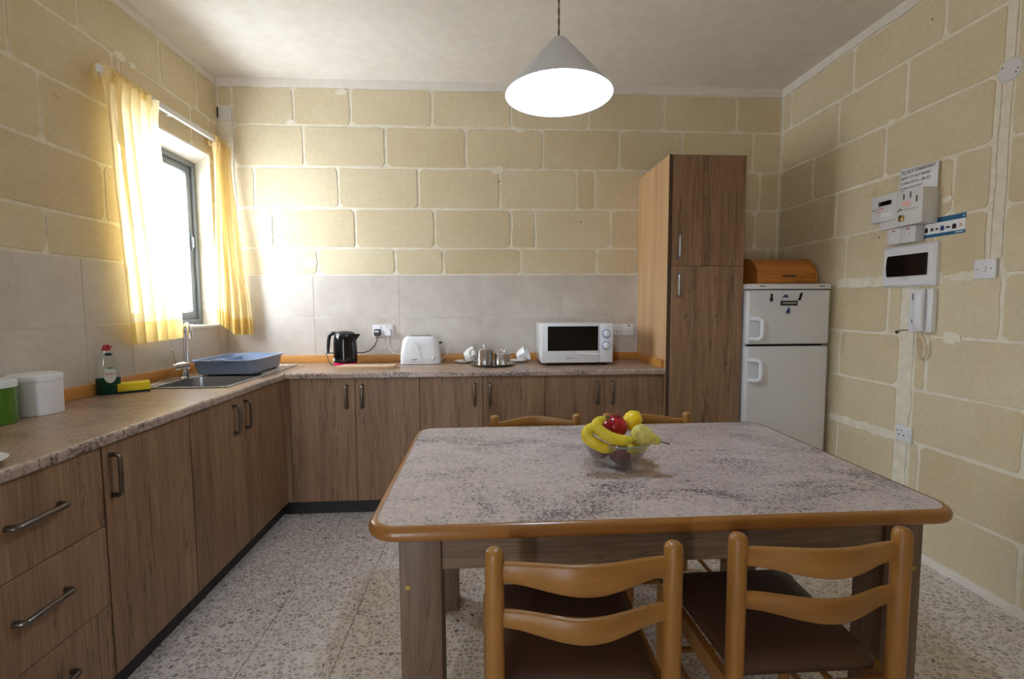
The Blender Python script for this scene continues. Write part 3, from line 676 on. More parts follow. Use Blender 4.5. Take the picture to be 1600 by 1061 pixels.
# printed label on the broad front of the bottle
nrm = Vector((math.sin(ang), -math.cos(ang), 0)); uu = Vector((math.cos(ang), math.sin(ang), 0))
def lab(du, dz, d): 
    p_ = Vector((bx, by, ZW)) + uu * du + Vector((0, 0, dz)) + nrm * d
    return Matrix(((uu.x, 0, nrm.x, p_.x), (uu.y, 0, nrm.y, p_.y), (0, 1, 0, p_.z), (0, 0, 0, 1)))
def disc(mb, mat, rx, ry, n=24, th=.0006):
    k = len(mb.v); mb.add([(rx * math.cos(2 * PI * i / n), ry * math.sin(2 * PI * i / n), 0) for i in range(n)] + [(rx * math.cos(2 * PI * i / n), ry * math.sin(2 * PI * i / n), -th) for i in range(n)],
           [tuple(range(n)), tuple(range(n, 2 * n))[::-1]] + [(i, (i + 1) % n, n + (i + 1) % n, n + i) for i in range(n)]); return mb.xform(mat, k)
lb = disc(MB(), lab(.010, .092, .0266), .023, .037).build('label', 'bottle_label', t_)
lettering('FAIRY', .0195, 'ink_red', t_, lab(.010, .096, .0269), name='label_lettering', sx=.95)
disc(MB(), lab(.012, .124, .0266), .012, .004).build('leaf_print', 'leaf_green', t_)
disc(MB(), lab(.008, .188, .0155), .014, .007).build('neck_print', 'ink', t_)
sp = thing('sponge', 'yellow washing sponge with dark green scouring side beside the sink', 'sponge', (0.145, -1.122, ZW), rz=math.radians(38))
MB().rbox(-.062, .062, -.040, .040, .0095, .046, .004).build('foam', 'sponge_yellow', sp, world=False)
MB().rbox(-.061, .061, -.039, .039, .0, .0095, .002, 1).build('scourer', 'scourer_green', sp, world=False)

# ------------------------------------------------------------------ things on the back worktop
def socket_plate(t_, side, u, z, wdt, hgt, d=.010):
    p0 = Vector(to_wall(side, u - wdt / 2, z - hgt / 2, .0087 if side == 'back' else .0)); p1 = Vector(to_wall(side, u + wdt / 2, z + hgt / 2, (.0087 if side == 'back' else 0) + d))
    lo = [min(p0[i], p1[i]) for i in range(3)]; hi = [max(p0[i], p1[i]) for i in range(3)]
    return MB().rbox(lo[0], hi[0], lo[1], hi[1], lo[2], hi[2], .0025).build('face_plate', 'white_plastic', t_)
def on_wall(side, u, z, d, du, dz, dd):
    p0 = Vector(to_wall(side, u - du, z - dz, d)); p1 = Vector(to_wall(side, u + du, z + dz, d + dd))
    return [min(p0[0], p1[0]), max(p0[0], p1[0]), min(p0[1], p1[1]), max(p0[1], p1[1]), min(p0[2], p1[2]), max(p0[2], p1[2])]
D0 = .0187
t_ = thing('double_socket', 'white double wall socket above kettle and toaster holding two plugs', 'socket', (1.10, -.0087, 1.125))
socket_plate(t_, 'back', 1.10, 1.125, .148, .088)
for sx_ in (-.02, .02): MB().rbox(*on_wall('back', 1.10 + sx_, 1.152, D0 - .001, .006, .009, .004), .001, 1).build('rocker_switch', 'white_plastic', t_)
def plug(name, label, x, z, mat, r):
    t2 = thing(name, label, 'plug', (x, -D0, z))
    bm = MB(); loft(bm, [[(x + u, -D0 - .0005 - dd, z + q) for u, q in rr(-r * s_, r * s_, -r * s_, r * s_ * 1.1, r * .5)] for dd, s_ in ((0, 1.0), (.022, 1.0), (.036, .82))], cap0=True, cap1=True)
    bm.build('plug_body', mat, t2); return t2
pk = plug('plug', 'black plug in the left half of the double socket', 1.062, 1.112, 'black_plastic', .024)
MB().box(1.047, 1.077, -D0 - .0375, -D0 - .0366, 1.118, 1.128).build('plug_label', 'paper', pk)
pt_ = plug('plug', 'white plug in the right half of the double socket', 1.140, 1.112, 'white_plastic', .024)
# kettle
kx, ky = 0.868, -0.155
t_ = thing('electric_kettle', 'black electric kettle with loop handle on a magenta base', 'kettle', (kx, ky, ZW))
MB().lathe([(.078, 0), (.080, .004), (.079, .013), (.074, .017), (0, .017)], kx, ky, ZW, 36).build('power_base', 'magenta_base', t_)
MB().lathe([(.070, .0175), (.079, .022), (.080, .04), (.079, .10), (.077, .15), (.074, .19), (.070, .205)], kx, ky, ZW, 40).build('jug', 'black_gloss', t_)
mb = MB().lathe([(.070, .2055), (.066, .218), (.048, .229), (.02, .234), (0, .235)], kx, ky, ZW, 40); mb.build('lid', 'black_plastic', t_)
mb = MB().add([(kx + .060, ky - .028, ZW + .15), (kx + .060, ky + .028, ZW + .15), (kx + .102, ky, ZW + .205), (kx + .062, ky - .036, ZW + .213), (kx + .062, ky + .036, ZW + .213), (kx + .10, ky, ZW + .213)],
              [(0, 2, 1), (0, 3, 5, 2), (1, 2, 5, 4), (3, 4, 5), (0, 1, 4, 3)]); mb.build('spout', 'black_gloss', t_)
MB().tube([(kx - .058, ky, ZW + .215), (kx - .085, ky, ZW + .218), (kx - .105, ky, ZW + .205), (kx - .112, ky, ZW + .17), (kx - .116, ky, ZW + .12), (kx - .118, ky, ZW + .085)], [.014, .014, .0135, .0125, .011, .008], 12).build('handle', 'black_plastic', t_)
MB().rbox(kx - .128, kx - .07, ky - .012, ky + .012, ZW + .078, ZW + .084, .002, 1).build('bracket', 'black_plastic', t_)
MB().tube([(1.062, -.045, 1.087), (1.062, -.048, 1.06), (1.045, -.06, 1.02), (1.01, -.07, .985), (.965, -.075, .972), (.93, -.08, .975), (.905, -.085, .985)], .0035, 8).build('cord', 'black_plastic', t_)
(MB().tube([(kx - .125, ky - .02, ZW + .079), (kx - .105, ky - .045, ZW + .04), (kx - .085, ky - .06, ZW + .012), (kx - .068, ky - .055, ZW + .005)], .003, 8).build('cord', 'black_plastic', t_))
mb = MB().rbox(kx - .069, kx - .055, ky - .062, ky - .05, ZW + .03, ZW + .05, .002, 1); mb.build('switch', 'white_plastic', t_)
# chopping board
cb = thing('chopping_board', 'pale bamboo chopping board lying in front of kettle and toaster', 'board', (1.055, -.34, ZW))
mb = MB(); prof = [(.880, -.415), (1.195, -.435), (1.245, -.405), (1.245, -.32), (1.225, -.30), (.895, -.285)]
mb.prism(prof, 'z', ZW + .0003, ZW + .018); mb.build('board', 'bamboo', cb)
# toaster
t_ = thing('toaster', 'white two-slice toaster with rounded shoulders beside the chopping board', 'toaster', (1.385, -.125, ZW))
tx0, tx1, ty0, ty1 = 1.247, 1.523, -.205, -.045
sec = []
for (z_, d, r) in ((.010, .004, .03), (.03, .0, .035), (.09, .004, .04), (.15, .012, .045), (.178, .022, .045), (.190, .040, .04), (.1935, .055, .03)):
    sec.append([(x, y, ZW + z_) for x, y in rr(tx0 + d, tx1 - d, ty0 + d * .6, ty1 - d * .6, r)])
loft(MB(), sec, cap0=True, cap1=True).build('shell', 'white_plastic', t_, sharp=60)
MB().prism(rr(tx0 - .001, tx1 + .001, ty0 - .001, ty1 + .001, .032), 'z', ZW + .003, ZW + .012).build('foot_rim', 'white_plastic', t_)
for yy in (-.150, -.100): MB().box(tx0 + .065, tx1 - .065, yy - .012, yy + .012, ZW + .1925, ZW + .1945).build('slot', 'gap_dark', t_)
# arched front panel relief
pts = [(1.305, ZW + .02)] + [(1.305 + .09 * (k / 12), ZW + .02 + .135 * math.sin(PI * .5 * (1 - abs(k / 6 - 1)) ) ** .7) for k in range(1, 12)] + [(1.395, ZW + .02)]
MB().prism(pts, 'y', ty0 - .0035, ty0 + .012).build('front_panel', 'white_plastic', t_)
MB().box(1.335, 1.367, ty0 - .0042, ty0 - .003, ZW + .032, ZW + .037).build('brand_mark', 'ink', t_)
mb = MB().lathe([(0.0, .0), (.010, 0), (.014, .004), (.014, .012), (0, .013)], 0, 0, 0, 20); mb.xform(Matrix.Translation((1.478, ty0 + .006, ZW + .045)) @ Matrix.Rotation(PI / 2, 4, 'X')); mb.build('dial', 'steel_brushed', t_)
MB().rbox(1.474, 1.482, ty0 - .012, ty0 - .004, ZW + .034, ZW + .056, .002, 1).build('dial_grip', 'white_plastic', t_)
MB().rbox(1.511, 1.534, -.130, -.110, ZW + .138, ZW + .152, .003).build('lever', 'black_plastic', t_)
MB().tube([(1.140, -.045, 1.087), (1.14, -.047, 1.05), (1.15, -.052, 1.0), (1.175, -.055, .968), (1.215, -.06, .958), (1.26, -.065, .955)], .0033, 8).build('cord', 'white_plastic', t_)
MB().tube([(1.520, -.11, 1.05), (1.548, -.105, 1.045), (1.575, -.10, 1.01), (1.57, -.095, .965), (1.54, -.09, .93), (1.51, -.085, .915), (1.48, -.085, .910)], .0033, 8).build('cord', 'white_plastic', t_)
# tray with tea service
solo(MB().lathe([(0, .004), (.120, .004), (.138, .010), (.150, .014), (.151, .016), (.138, .013), (.119, .0065), (0, .0065)], 1.89, -.275, ZW - .003, 48).build('serving_tray', 'steel'), 'round stainless steel tray under the teapot and sugar bowl', 'tray')
ZT = ZW + .0045
px_, py_ = 1.834, -.285
t_ = thing('teapot', 'stainless steel teapot with knob lid on the steel tray', 'teapot', (px_, py_, ZT))
MB().lathe([(.054, 0), (.057, .003), (.057, .098), (.059, .101), (.057, .104)], px_, py_, ZT, 40).build('pot', 'steel', t_)
ld = MB().lathe([(.056, .1045), (.052, .109), (.030, .114), (0, .116)], px_, py_, ZT, 40).build('lid', 'steel', t_)
MB().lathe([(.006, .1165), (.005, .121), (.010, .127), (.008, .134), (0, .136)], px_, py_, ZT, 20).build('knob', 'chrome', ld)
MB().tube([(px_ - .055, py_, ZT + .10), (px_ - .085, py_, ZT + .103), (px_ - .098, py_, ZT + .09), (px_ - .098, py_, ZT + .05), (px_ - .086, py_, ZT + .03), (px_ - .056, py_, ZT + .025)], .0045, 10).build('handle', 'steel', t_)
MB().tube([(px_ + .028, py_ + .034, ZT + .082), (px_ + .038, py_ + .046, ZT + .092), (px_ + .046, py_ + .056, ZT + .104)], [.018, .013, .009], 12).build('spout', 'steel', t_)
sx_, sy_ = 1.954, -.292
t_ = thing('sugar_bowl', 'squat stainless steel sugar bowl with flat lid on the steel tray', 'sugar bowl', (sx_, sy_, ZT))
MB().lathe([(.050, 0), (.053, .003), (.053, .070), (.055, .073)], sx_, sy_, ZT, 40).build('pot', 'steel', t_)
ld = MB().lathe([(.055, .0735), (.052, .079), (.02, .084), (0, .085)], sx_, sy_, ZT, 40).build('lid', 'steel', t_)
MB().tube([(sx_ - .012, sy_, ZT + .084), (sx_ - .012, sy_, ZT + .098), (sx_ + .0, sy_, ZT + .104), (sx_ + .012, sy_, ZT + .098), (sx_ + .012, sy_, ZT + .084)], .0035, 8).build('knob', 'chrome', ld)
# cups lying on their saucers
def cup_on_saucer(x, y, tilt, rz, lab_c, lab_s):
    solo(MB().lathe([(0, .0025), (.04, .0025), (.046, .006), (.070, .016), (.071, .018), (.045, .0095), (.038, .0065), (0, .0065)], x, y, ZW - .002, 40).build('saucer', 'white_ceramic'), lab_s, 'saucer', 'saucers of the tea service')
    t_ = thing('teacup', lab_c, 'cup', (x, y, ZW + .006), 'cups of the tea service', rz)
    k = Matrix.Rotation(tilt, 4, 'Y')
    mb = MB().lathe([(.020, 0), (.022, .003), (.034, .022), (.041, .052), (.042, .058), (.040, .058), (.033, .024), (.019, .006), (0, .005)], 0, 0, 0, 36, cap=False)
    mb.xform(Matrix.Scale(1.3, 4)); mb.xform(k); zmin = min(p[2] for p in mb.v); mb.xform(Matrix.Translation((0, 0, -zmin + .003))); mb.build('cup', 'white_ceramic', t_, world=False)
    mb = MB().tube([(0, -.036, .048), (0, -.052, .050), (0, -.061, .038), (0, -.056, .022), (0, -.034, .018)], .004, 10); mb.xform(Matrix.Scale(1.3, 4)); mb.xform(k); mb.xform(Matrix.Translation((0, 0, -zmin + .003))); mb.build('handle', 'white_ceramic', t_, world=False)
cup_on_saucer(1.690, -.135, math.radians(72), math.radians(12), 'white teacup tipped on its saucer left of the teapot', 'white saucer left of the teapot under a tipped cup')
cup_on_saucer(2.070, -.130, math.radians(68), math.radians(-20), 'white teacup tipped on its saucer right of the sugar bowl', 'white saucer right of the sugar bowl under a tipped cup')
# microwave
mx0, mx1, myf, myb, mz0, mz1 = 2.213, 2.694, -.375, -.05, .918, 1.182
t_ = thing('microwave_oven', 'white microwave oven with dark door window and two dials', 'microwave', ((mx0 + mx1) / 2, -.21, ZW))
MB().rbox(mx0, mx1, myf + .02, myb, mz0, mz1, .006).build('casing', 'white_enamel', t_)
d = MB().rbox(mx0 + .001, 2.599, myf, myf + .0195, mz0 + .002, mz1 - .002, .006).build('door', 'white_plastic', t_)
MB().box(mx0 + .040, 2.592, myf - .0012, myf + .002, 1.001, 1.164).build('door_window', 'black_gloss', d)
MB().tube([(2.45, myf - .001, .982), (2.53, myf - .003, .972), (2.598, myf - .003, .972)], .004, 8).build('grip_line', 'white_plastic', d)
lettering('SAMSUNG', .0125, 'ink', d, face_y(2.405, myf - .0006, .951), name='brand_lettering')
lettering('M1711', .008, 'ink', d, face_y(mx0 + .05, myf - .0006, .953), name='model_lettering') if False else None
pn = MB().rbox(2.6005, mx1 - .001, myf, myf + .0195, mz0 + .002, mz1 - .002, .006).build('control_panel', 'white_plastic', t_)
for kz in (1.113, 1.034):
    mb = MB().lathe([(.0285, 0), (.029, .0015), (.024, .002), (0, .002)], 0, 0, 0, 32); mb.xform(Matrix.Translation((2.647, myf - .0002, kz)) @ Matrix.Rotation(PI / 2, 4, 'X')); mb.build('dial_ring', 'knob_ring', pn)
    mb = MB().lathe([(.022, .0022), (.021, .014), (.018, .016), (0, .016)], 0, 0, 0, 32); mb.rbox(-.004, .004, -.018, .018, .014, .021, .002, 1); mb.xform(Matrix.Translation((2.647, myf - .0002, kz)) @ Matrix.Rotation(PI / 2, 4, 'X')); mb.build('dial', 'white_plastic', pn)
mb = MB()
for (kx_, kz) in ((2.6845, 1.064), (2.6845, 1.046), (2.6845, 1.022), (2.616, 1.129)): MB().box(kx_ - .002, kx_ + .002, myf - .0006, myf + .001, kz - .002, kz + .002).build('printed_mark', 'ink_blue', pn)
MB().box(mx0 - .0006, mx0 + .002, myf + .06, myf + .12, .955, 1.0).build('side_vent', 'off_white_plastic', t_)
mb = MB()
for fx in (mx0 + .04, mx1 - .04):
    for fy in (myf + .05, myb - .04): MB().cyl((fx, fy, ZW + .0003), (fx, fy, mz0 + .001), .012, 12).build('foot', 'black_plastic', t_)
# sockets right of the microwave
t_ = thing('double_socket', 'white switched socket plate on the tiles right of the microwave', 'socket', (2.862, -.0087, 1.118))
for u in (2.789, 2.935 - .0):
    pass
socket_plate(t_, 'back', 2.822, 1.118, .076, .084); socket_plate(t_, 'back', 2.906, 1.118, .086, .084)
for (du, dz) in ((0, .018), (-.013, -.006), (.013, -.006), (-.004, -.022)):
    MB().box(*on_wall('back', 2.828 + du, 1.118 + dz, D0 - .002, .0026, .0032, .0026)).build('pin_hole', 'gap_dark', t_)
MB().rbox(*on_wall('back', 2.908, 1.120, D0 - .001, .010, .014, .004), .001, 1).build('rocker_switch', 'white_plastic', t_)
MB().box(*on_wall('back', 2.912, 1.150, D0 - .002, .008, .004, .0026)).build('indicator', 'ink', t_)
for du in (-.030, .030): MB().box(*on_wall('back', 2.906 + du, 1.118, D0 - .002, .0022, .0022, .0026)).build('screw', 'nickel', t_)
# junction box at the top of the back wall
t_ = thing('junction_box', 'white blank junction cover high in the left back corner', 'junction box', (.055, 0, 2.635))
MB().rbox(.014, .100, -.010, -.001, 2.590, 2.678, .002).build('cover', 'off_white_plastic', t_)
MB().box(.002, .013, -.004, -.0005, 2.615, 2.682).build('open_gap', 'gap_dark', t_)
for u in (.028, .082): MB().cyl((u, -.0115, 2.632), (u, -.0095, 2.632), .003, 10).build('screw', 'nickel', t_)

# ------------------------------------------------------------------ refrigerator and what is on it
fx0, fx1, fyf, fyb, fz = 3.474, 4.022, -.615, -.06, 1.432
t_ = thing('refrigerator', 'white top-freezer refrigerator between tall cabinet and right wall', 'refrigerator', ((fx0 + fx1) / 2, -.34, 0))
MB().rbox(fx0 + .006, fx1 - .006, fyf + .055, fyb, .03, fz - .034, .006).build('casing', 'white_enamel', t_)
MB().rbox(fx0, fx1, fyf + .004, fyb, fz - .0335, fz, .008).build('top_cover', 'white_enamel', t_)
mb = MB()
for u in (fx0 + .06, fx1 - .06):
    for q in (fyf + .12, fyb - .06): MB().cyl((u, q, 0), (u, q, .031), .018, 12).build('foot', 'black_plastic', t_)
def fr_door(q0, q1, h0, h1, nm):
    mb = MB(); loops = []
    for (dy, s_) in ((.0545, 0), (.012, 0), (.003, .004), (0, .014)):
        loops.append([(x, fyf + dy, z) for x, z in rr(fx0 + .004 + s_, fx1 - .004 - s_, q0 + s_, q1 - s_, .008)])
    loft(mb, loops, cap0=True, cap1=True); d = mb.build(nm, 'white_enamel', t_, sharp=50)
    hx = fx0 + .035
    mb = MB(); pts = [(hx - .01, fyf + .006, h1), (hx + .030, fyf - .022, h1), (hx + .048, fyf - .034, h1 - .014), (hx + .050, fyf - .036, h1 - .03), (hx + .050, fyf - .036, h0 + .03), (hx + .048, fyf - .034, h0 + .014), (hx + .030, fyf - .022, h0), (hx - .01, fyf + .006, h0)]
    mb.tube(pts, .016, 12, flat=.85); mb.build('handle', 'white_plastic', d); return d
fd = fr_door(1.052, fz - .040, 1.085, 1.215, 'freezer_door'); fr_door(.075, 1.038, .822, .955, 'fridge_door')
MB().box(fx0 + .03, fx1 - .03, fyf + .03, fyf + .055, 1.038, 1.052).build('door_gap', 'gap_dark', t_)
for u in (fx0 + .10, fx1 - .06): MB().box(u - .018, u + .018, fyf + .0030, fyf + .0045, fz - .018, fz - .013).build('printed_mark', 'ink', t_)
bd = solo(MB().rbox(3.690, 3.800, fyf - .004, fyf - .0004, 1.295, 1.326, .001, 1).build('fridge_badge', 'black_plastic'), 'black name plate magnet in the middle of the freezer door', 'magnet')
MB().box(3.701, 3.790, fyf - .0046, fyf - .0036, 1.307, 1.316).build('light_lettering', 'steel_brushed', bd, world=True)
def magnet(label, cx, cz, shape, mat):
    mb = MB().prism([(cx + u, cz + q) for u, q in shape], 'y', fyf - .005, fyf - .0004); solo(mb.build('fridge_magnet', mat), label, 'magnet')
magnet('small dark upright figure magnet left on the freezer door', 3.629, 1.345, [(-.008, -.024), (.008, -.022), (.010, -.004), (.006, .004), (.008, .02), (.002, .026), (-.005, .02), (-.004, .004), (-.009, -.008)], 'gap_dark')
magnet('small blue bird-shaped magnet at the top middle of the freezer door', 3.721, 1.353, [(-.026, -.009), (-.006, -.005), (.014, -.009), (.022, -.006), (.008, .002), (.016, .012), (.008, .012), (0, .005), (-.010, .012), (-.010, .003)], 'ink_blue')
magnet('small dark slanted magnet at the right of the freezer door', 3.817, 1.353, [(-.018, -.022), (.000, -.026), (.006, -.008), (.014, .016), (.006, .026), (-.004, .010), (-.008, -.010)], 'gap_dark')
magnet('small blue pointed magnet below the black name plate', 3.742, 1.262, [(-.014, -.018), (.002, -.010), (.008, -.020), (.010, .002), (.006, .016), (.000, .026), (-.004, .012), (-.010, .004)], 'ink_blue')
# bread bin with a tambour lid
bx0, bx1, byf, byb = 3.608, 4.014, -.495, -.19
t_ = thing('bread_bin', 'pine roll-top bread bin lying on top of the refrigerator', 'bread bin', ((bx0 + bx1) / 2, -.32, fz))
H = .180
def arc(f, rr_=0.0): 
    an = f * PI / 2; return (byf + rr_ + (.155) * (1 - math.cos(an)), fz + .040 + (H - .040 - rr_) * math.sin(an))
side = [(byb, fz + .001), (byf, fz + .001)] + [arc(k / 10) for k in range(11)] + [(byb, fz + H)]
MB().prism(side, 'x', bx0, bx0 + .014).build('side_panel', 'pine', t_); MB().prism(side, 'x', bx1 - .014, bx1).build('side_panel', 'pine', t_)
MB().box(bx0 + .0145, bx1 - .0145, byf + .01, byb, fz + .001, fz + .012).build('floor_board', 'pine', t_)
MB().rbox(bx0 + .0145, bx1 - .0145, byf + .004, byf + .016, fz + .012, fz + .040, .002).build('front_rail', 'pine', t_)
MB().box(bx0 + .0145, bx1 - .0145, byb - .012, byb, fz + .012, fz + H - .005).build('back_board', 'pine', t_)
MB().box(bx0 + .0145, bx1 - .0145, byf + .16, byb - .0125, fz + H - .012, fz + H - .002).build('top_board', 'pine', t_)
for k in range(8):
    (a_, b_), (c_, d_) = arc(k / 8 + .004, .006), arc((k + 1) / 8 - .004, .006)
    nx_, nz_ = -(d_ - b_), (c_ - a_); ln = math.hypot(nx_, nz_); nx_ /= ln; nz_ /= ln
    MB().prism([(a_, b_), ((a_ + c_) / 2 + nx_ * .004, (b_ + d_) / 2 + nz_ * .004), (c_, d_), (c_ - nx_ * .007, d_ - nz_ * .007), (a_ - nx_ * .007, b_ - nz_ * .007)], 'x', bx0 + .0145, bx1 - .0145).build('lid_slat', 'pine', t_)
MB().rbox(3.775, 3.865, byf - .010, byf + .004, fz + .052, fz + .060, .002).build('lid_grip', 'stem_brown', t_)

# ------------------------------------------------------------------ fittings on the right wall
nt = thing('paper_note', 'white handwritten paper note above the coin meter', 'note', (XR - .001, -1.15, 1.94))
yA, yB = -1.037, -1.263
def sheet(u, q): return (XR - .0015 - .022 * max(0, u - .75) ** 1.0 * 4 * .5 - .002 * math.sin(q * 3), yA + (yB - yA) * u, 1.80 + (.214 - .018 * u) * q)
MB().grid(sheet, 10, 6).build('sheet', 'paper', nt, thick=.0006)
def note_line(s_, z, size, sx=1.0): lettering(s_, size, 'ink', nt, face_x(XR - .0050, -1.046, z), name='handwriting', align='LEFT', shear=.25, sx=sx)
note_line('TO PUT ON', 1.986, .026, .80); lettering('AIRCONDITION', .021, 'ink', nt, face_x(XR - .0085, -1.162, 1.985), name='handwriting', align='LEFT', shear=.25, sx=.60)
note_line('NEED TO PUT MONEY', 1.958, .021, .82); note_line('COINS OF €1- OR €2-', 1.931, .021, .82); note_line('WHEN YOU WANT', 1.906, .018, .80); note_line('AIRCONDITION', 1.884, .018, .80)
# coin meter: display half and coin half
t_ = thing('coin_meter', 'grey-white prepayment coin meter on the right wall below the note', 'meter', (XR, -1.1, 1.80))
fd_ = XR - .086
MB().rbox(fd_, XR, -1.262, -1.112, 1.700, 1.872, .004).build('coin_box', 'off_white_plastic', t_)
MB().rbox(XR - .068, XR, -1.1115, -.935, 1.745, 1.888, .005).build('meter_housing', 'off_white_plastic', t_)
MB().rbox(XR - .060, XR, -1.1115, -.985, 1.700, 1.7445, .003).build('terminal_cover', 'off_white_plastic', t_)
lcd = MB().box(XR - .0695, XR - .067, -1.066, -.985, 1.828, 1.852).build('display_frame', 'nickel', t_)
MB().box(XR - .0702, XR - .0694, -1.064, -1.000, 1.831, 1.849).build('display', 'black_gloss', lcd)
MB().box(XR - .0692, XR - .067, -1.072, -1.005, 1.768, 1.790).build('paper_label', 'paper', t_)
lettering('kWh', .013, 'ink', t_, face_x(XR - .0690, -.960, 1.812), name='printed_mark'); MB().box(XR - .069, XR - .067, -1.02, -.975, 1.813, 1.817).build('printed_mark', 'ink_red', t_); MB().box(XR - .069, XR - .067, -.999, -.965, 1.797, 1.800).build('printed_mark', 'ink_red', t_)
for (u, z0_, z1_) in ((-1.158, 1.828, 1.858), (-1.196, 1.832, 1.862)): MB().box(fd_ - .0012, fd_ + .002, u - .0025, u + .0025, z0_, z1_).build('coin_slot', 'ink', t_)
mb = MB(); k = len(mb.v); n = 20
disc(mb, face_x(fd_ - .0004, -1.172, 1.808), .026, .012).build('printed_mark', 'ink_pink', t_)
MB().box(fd_ - .001, fd_ + .002, -1.234, -1.228, 1.806, 1.836).build('printed_mark', 'ink', t_)
MB().tube([(fd_ - .0005, -1.128, 1.774), (fd_ - .0005, -1.14, 1.787), (fd_ - .0005, -1.15, 1.776)], .0018, 6).build('printed_mark', 'ink', t_)
MB().box(fd_ - .0008, fd_ + .002, -1.245, -1.118, 1.7765, 1.778).build('door_seam', 'nickel', t_)
lk = MB().rbox(fd_ - .010, fd_ + .002, -1.166, -1.140, 1.722, 1.750, .003).build('lock', 'brass', t_)
MB().rbox(fd_ - .012, fd_ - .009, -1.160, -1.146, 1.740, 1.752, .001, 1).build('key_plate', 'nickel', lk)
# twin isolator switch
t_ = thing('twin_switch', 'white twin switch with two rockers between coin meter and fuse box', 'switch', (XR, -1.1, 1.655))
for (u0, u1) in ((-1.1105, -1.026), (-1.196, -1.1115)):
    MB().rbox(XR - .050, XR, u0, u1, 1.616, 1.6985, .004).build('switch_box', 'off_white_plastic', t_)
    uc = (u0 + u1) / 2
    MB().rbox(XR - .054, XR - .049, uc - .008, uc + .008, 1.638, 1.668, .001, 1).build('rocker', 'white_plastic', t_)
    MB().box(XR - .0512, XR - .049, uc - .009, uc + .009, 1.683, 1.688).build('indicator', 'ink_red', t_)
# instruction strip
st = thing('sticker_strip', 'teal bordered instruction sticker strip right of the twin switch', 'sticker', (XR, -1.29, 1.675))
MB().box(XR - .0016, XR - .0002, -1.398, -1.183, 1.630, 1.722).build('strip', 'paper', st)
MB().box(XR - .0022, XR - .0015, -1.398, -1.183, 1.698, 1.722).build('teal_band', 'teal_print', st); MB().box(XR - .0022, XR - .0015, -1.398, -1.183, 1.630, 1.646).build('teal_band', 'teal_print', st)
for k, (u, mt, a_, b_) in enumerate([(-1.205, 'gap_dark', .008, .012), (-1.235, 'nickel', .008, .008), (-1.260, 'nickel', .007, .006), (-1.287, 'ink_blue', .010, .012), (-1.315, 'nickel', .010, .005), (-1.345, 'gap_dark', .010, .012)]):
    MB().prism([(u - a_, 1.668 - b_), (u + a_, 1.668 - b_), (u + a_, 1.668 + b_ * .3), (u + a_ * .5, 1.668 + b_), (u - a_ * .5, 1.668 + b_), (u - a_, 1.668 + b_ * .3)], 'x', XR - .0022, XR - .0015).build('pictogram', mt, st)
lettering('X', .026, 'ink_red', st, face_x(XR - .0024, -1.376, 1.670), name='cross_mark')
MB().box(XR - .0026, XR - .0021, -1.390, -1.350, 1.6355, 1.6415).build('printed_mark', 'pale_teal', st); MB().box(XR - .0026, XR - .0021, -1.392, -1.384, 1.706, 1.714).build('printed_mark', 'pale_teal', st)
# fuse box
t_ = thing('fuse_box', 'white fuse box with smoked brown door on the right wall', 'fuse box', (XR, -1.135, 1.5))
mb = MB(); loops = [[(x_, y, z) for y, z in rr(-1.286 + s_, -.985 - s_, 1.392 + s_, 1.606 - s_, .008)] for x_, s_ in ((XR, 0), (XR - .018, 0), (XR - .030, .010), (XR - .032, .022))]
loft(mb, loops, cap0=True, cap1=True).build('cover', 'white_plastic', t_, sharp=25)
mb = MB(); pl = [(-1.252, 1.446), (-1.03, 1.446), (-1.024, 1.462), (-1.021, 1.501), (-1.024, 1.540), (-1.03, 1.556), (-1.252, 1.556)]
mb.prism(pl, 'x', XR - .041, XR - .031); dd = mb.build('door', 'smoked_window', t_)
MB().tube([(XR - .033, -1.108, 1.446), (XR - .035, -1.113, 1.434), (XR - .036, -1.13, 1.430), (XR - .035, -1.147, 1.434), (XR - .033, -1.152, 1.446)], .003, 8).build('pull_tab', 'white_plastic', dd)
# light switch
t_ = thing('light_switch', 'white single light switch plate at the end of the chase', 'switch', (XR, -1.50, 1.455))
MB().rbox(XR - .012, XR, -1.546, -1.456, 1.412, 1.498, .003).build('face_plate', 'white_plastic', t_)
MB().rbox(XR - .017, XR - .0115, -1.510, -1.496, 1.441, 1.467, .001, 1).build('rocker', 'white_plastic', t_)
for u in (-1.472, -1.530): MB().cyl((XR - .0128, u, 1.455), (XR - .0115, u, 1.455), .003, 10).build('screw', 'nickel', t_)
# socket near the floor
t_ = thing('wall_socket', 'white single switched socket low on the right wall', 'socket', (XR, -1.15, .615))
MB().rbox(XR - .011, XR, -1.196, -1.106, .574, .660, .003).build('face_plate', 'white_plastic', t_)
for (du, dz) in ((.004, .017), (-.010, -.008), (.018, -.008), (.028, .012)): MB().box(XR - .0118, XR - .0105, -1.142 + du - .0028, -1.142 + du + .0028, .617 + dz - .0036, .617 + dz + .0036).build('pin_hole', 'gap_dark', t_)
MB().rbox(XR - .0150, XR - .0108, -1.184, -1.174, .622, .646, .001, 1).build('rocker_switch', 'white_plastic', t_); MB().cyl((XR - .0118, -1.186, .612), (XR - .0105, -1.186, .612), .0025, 8).build('screw', 'nickel', t_)
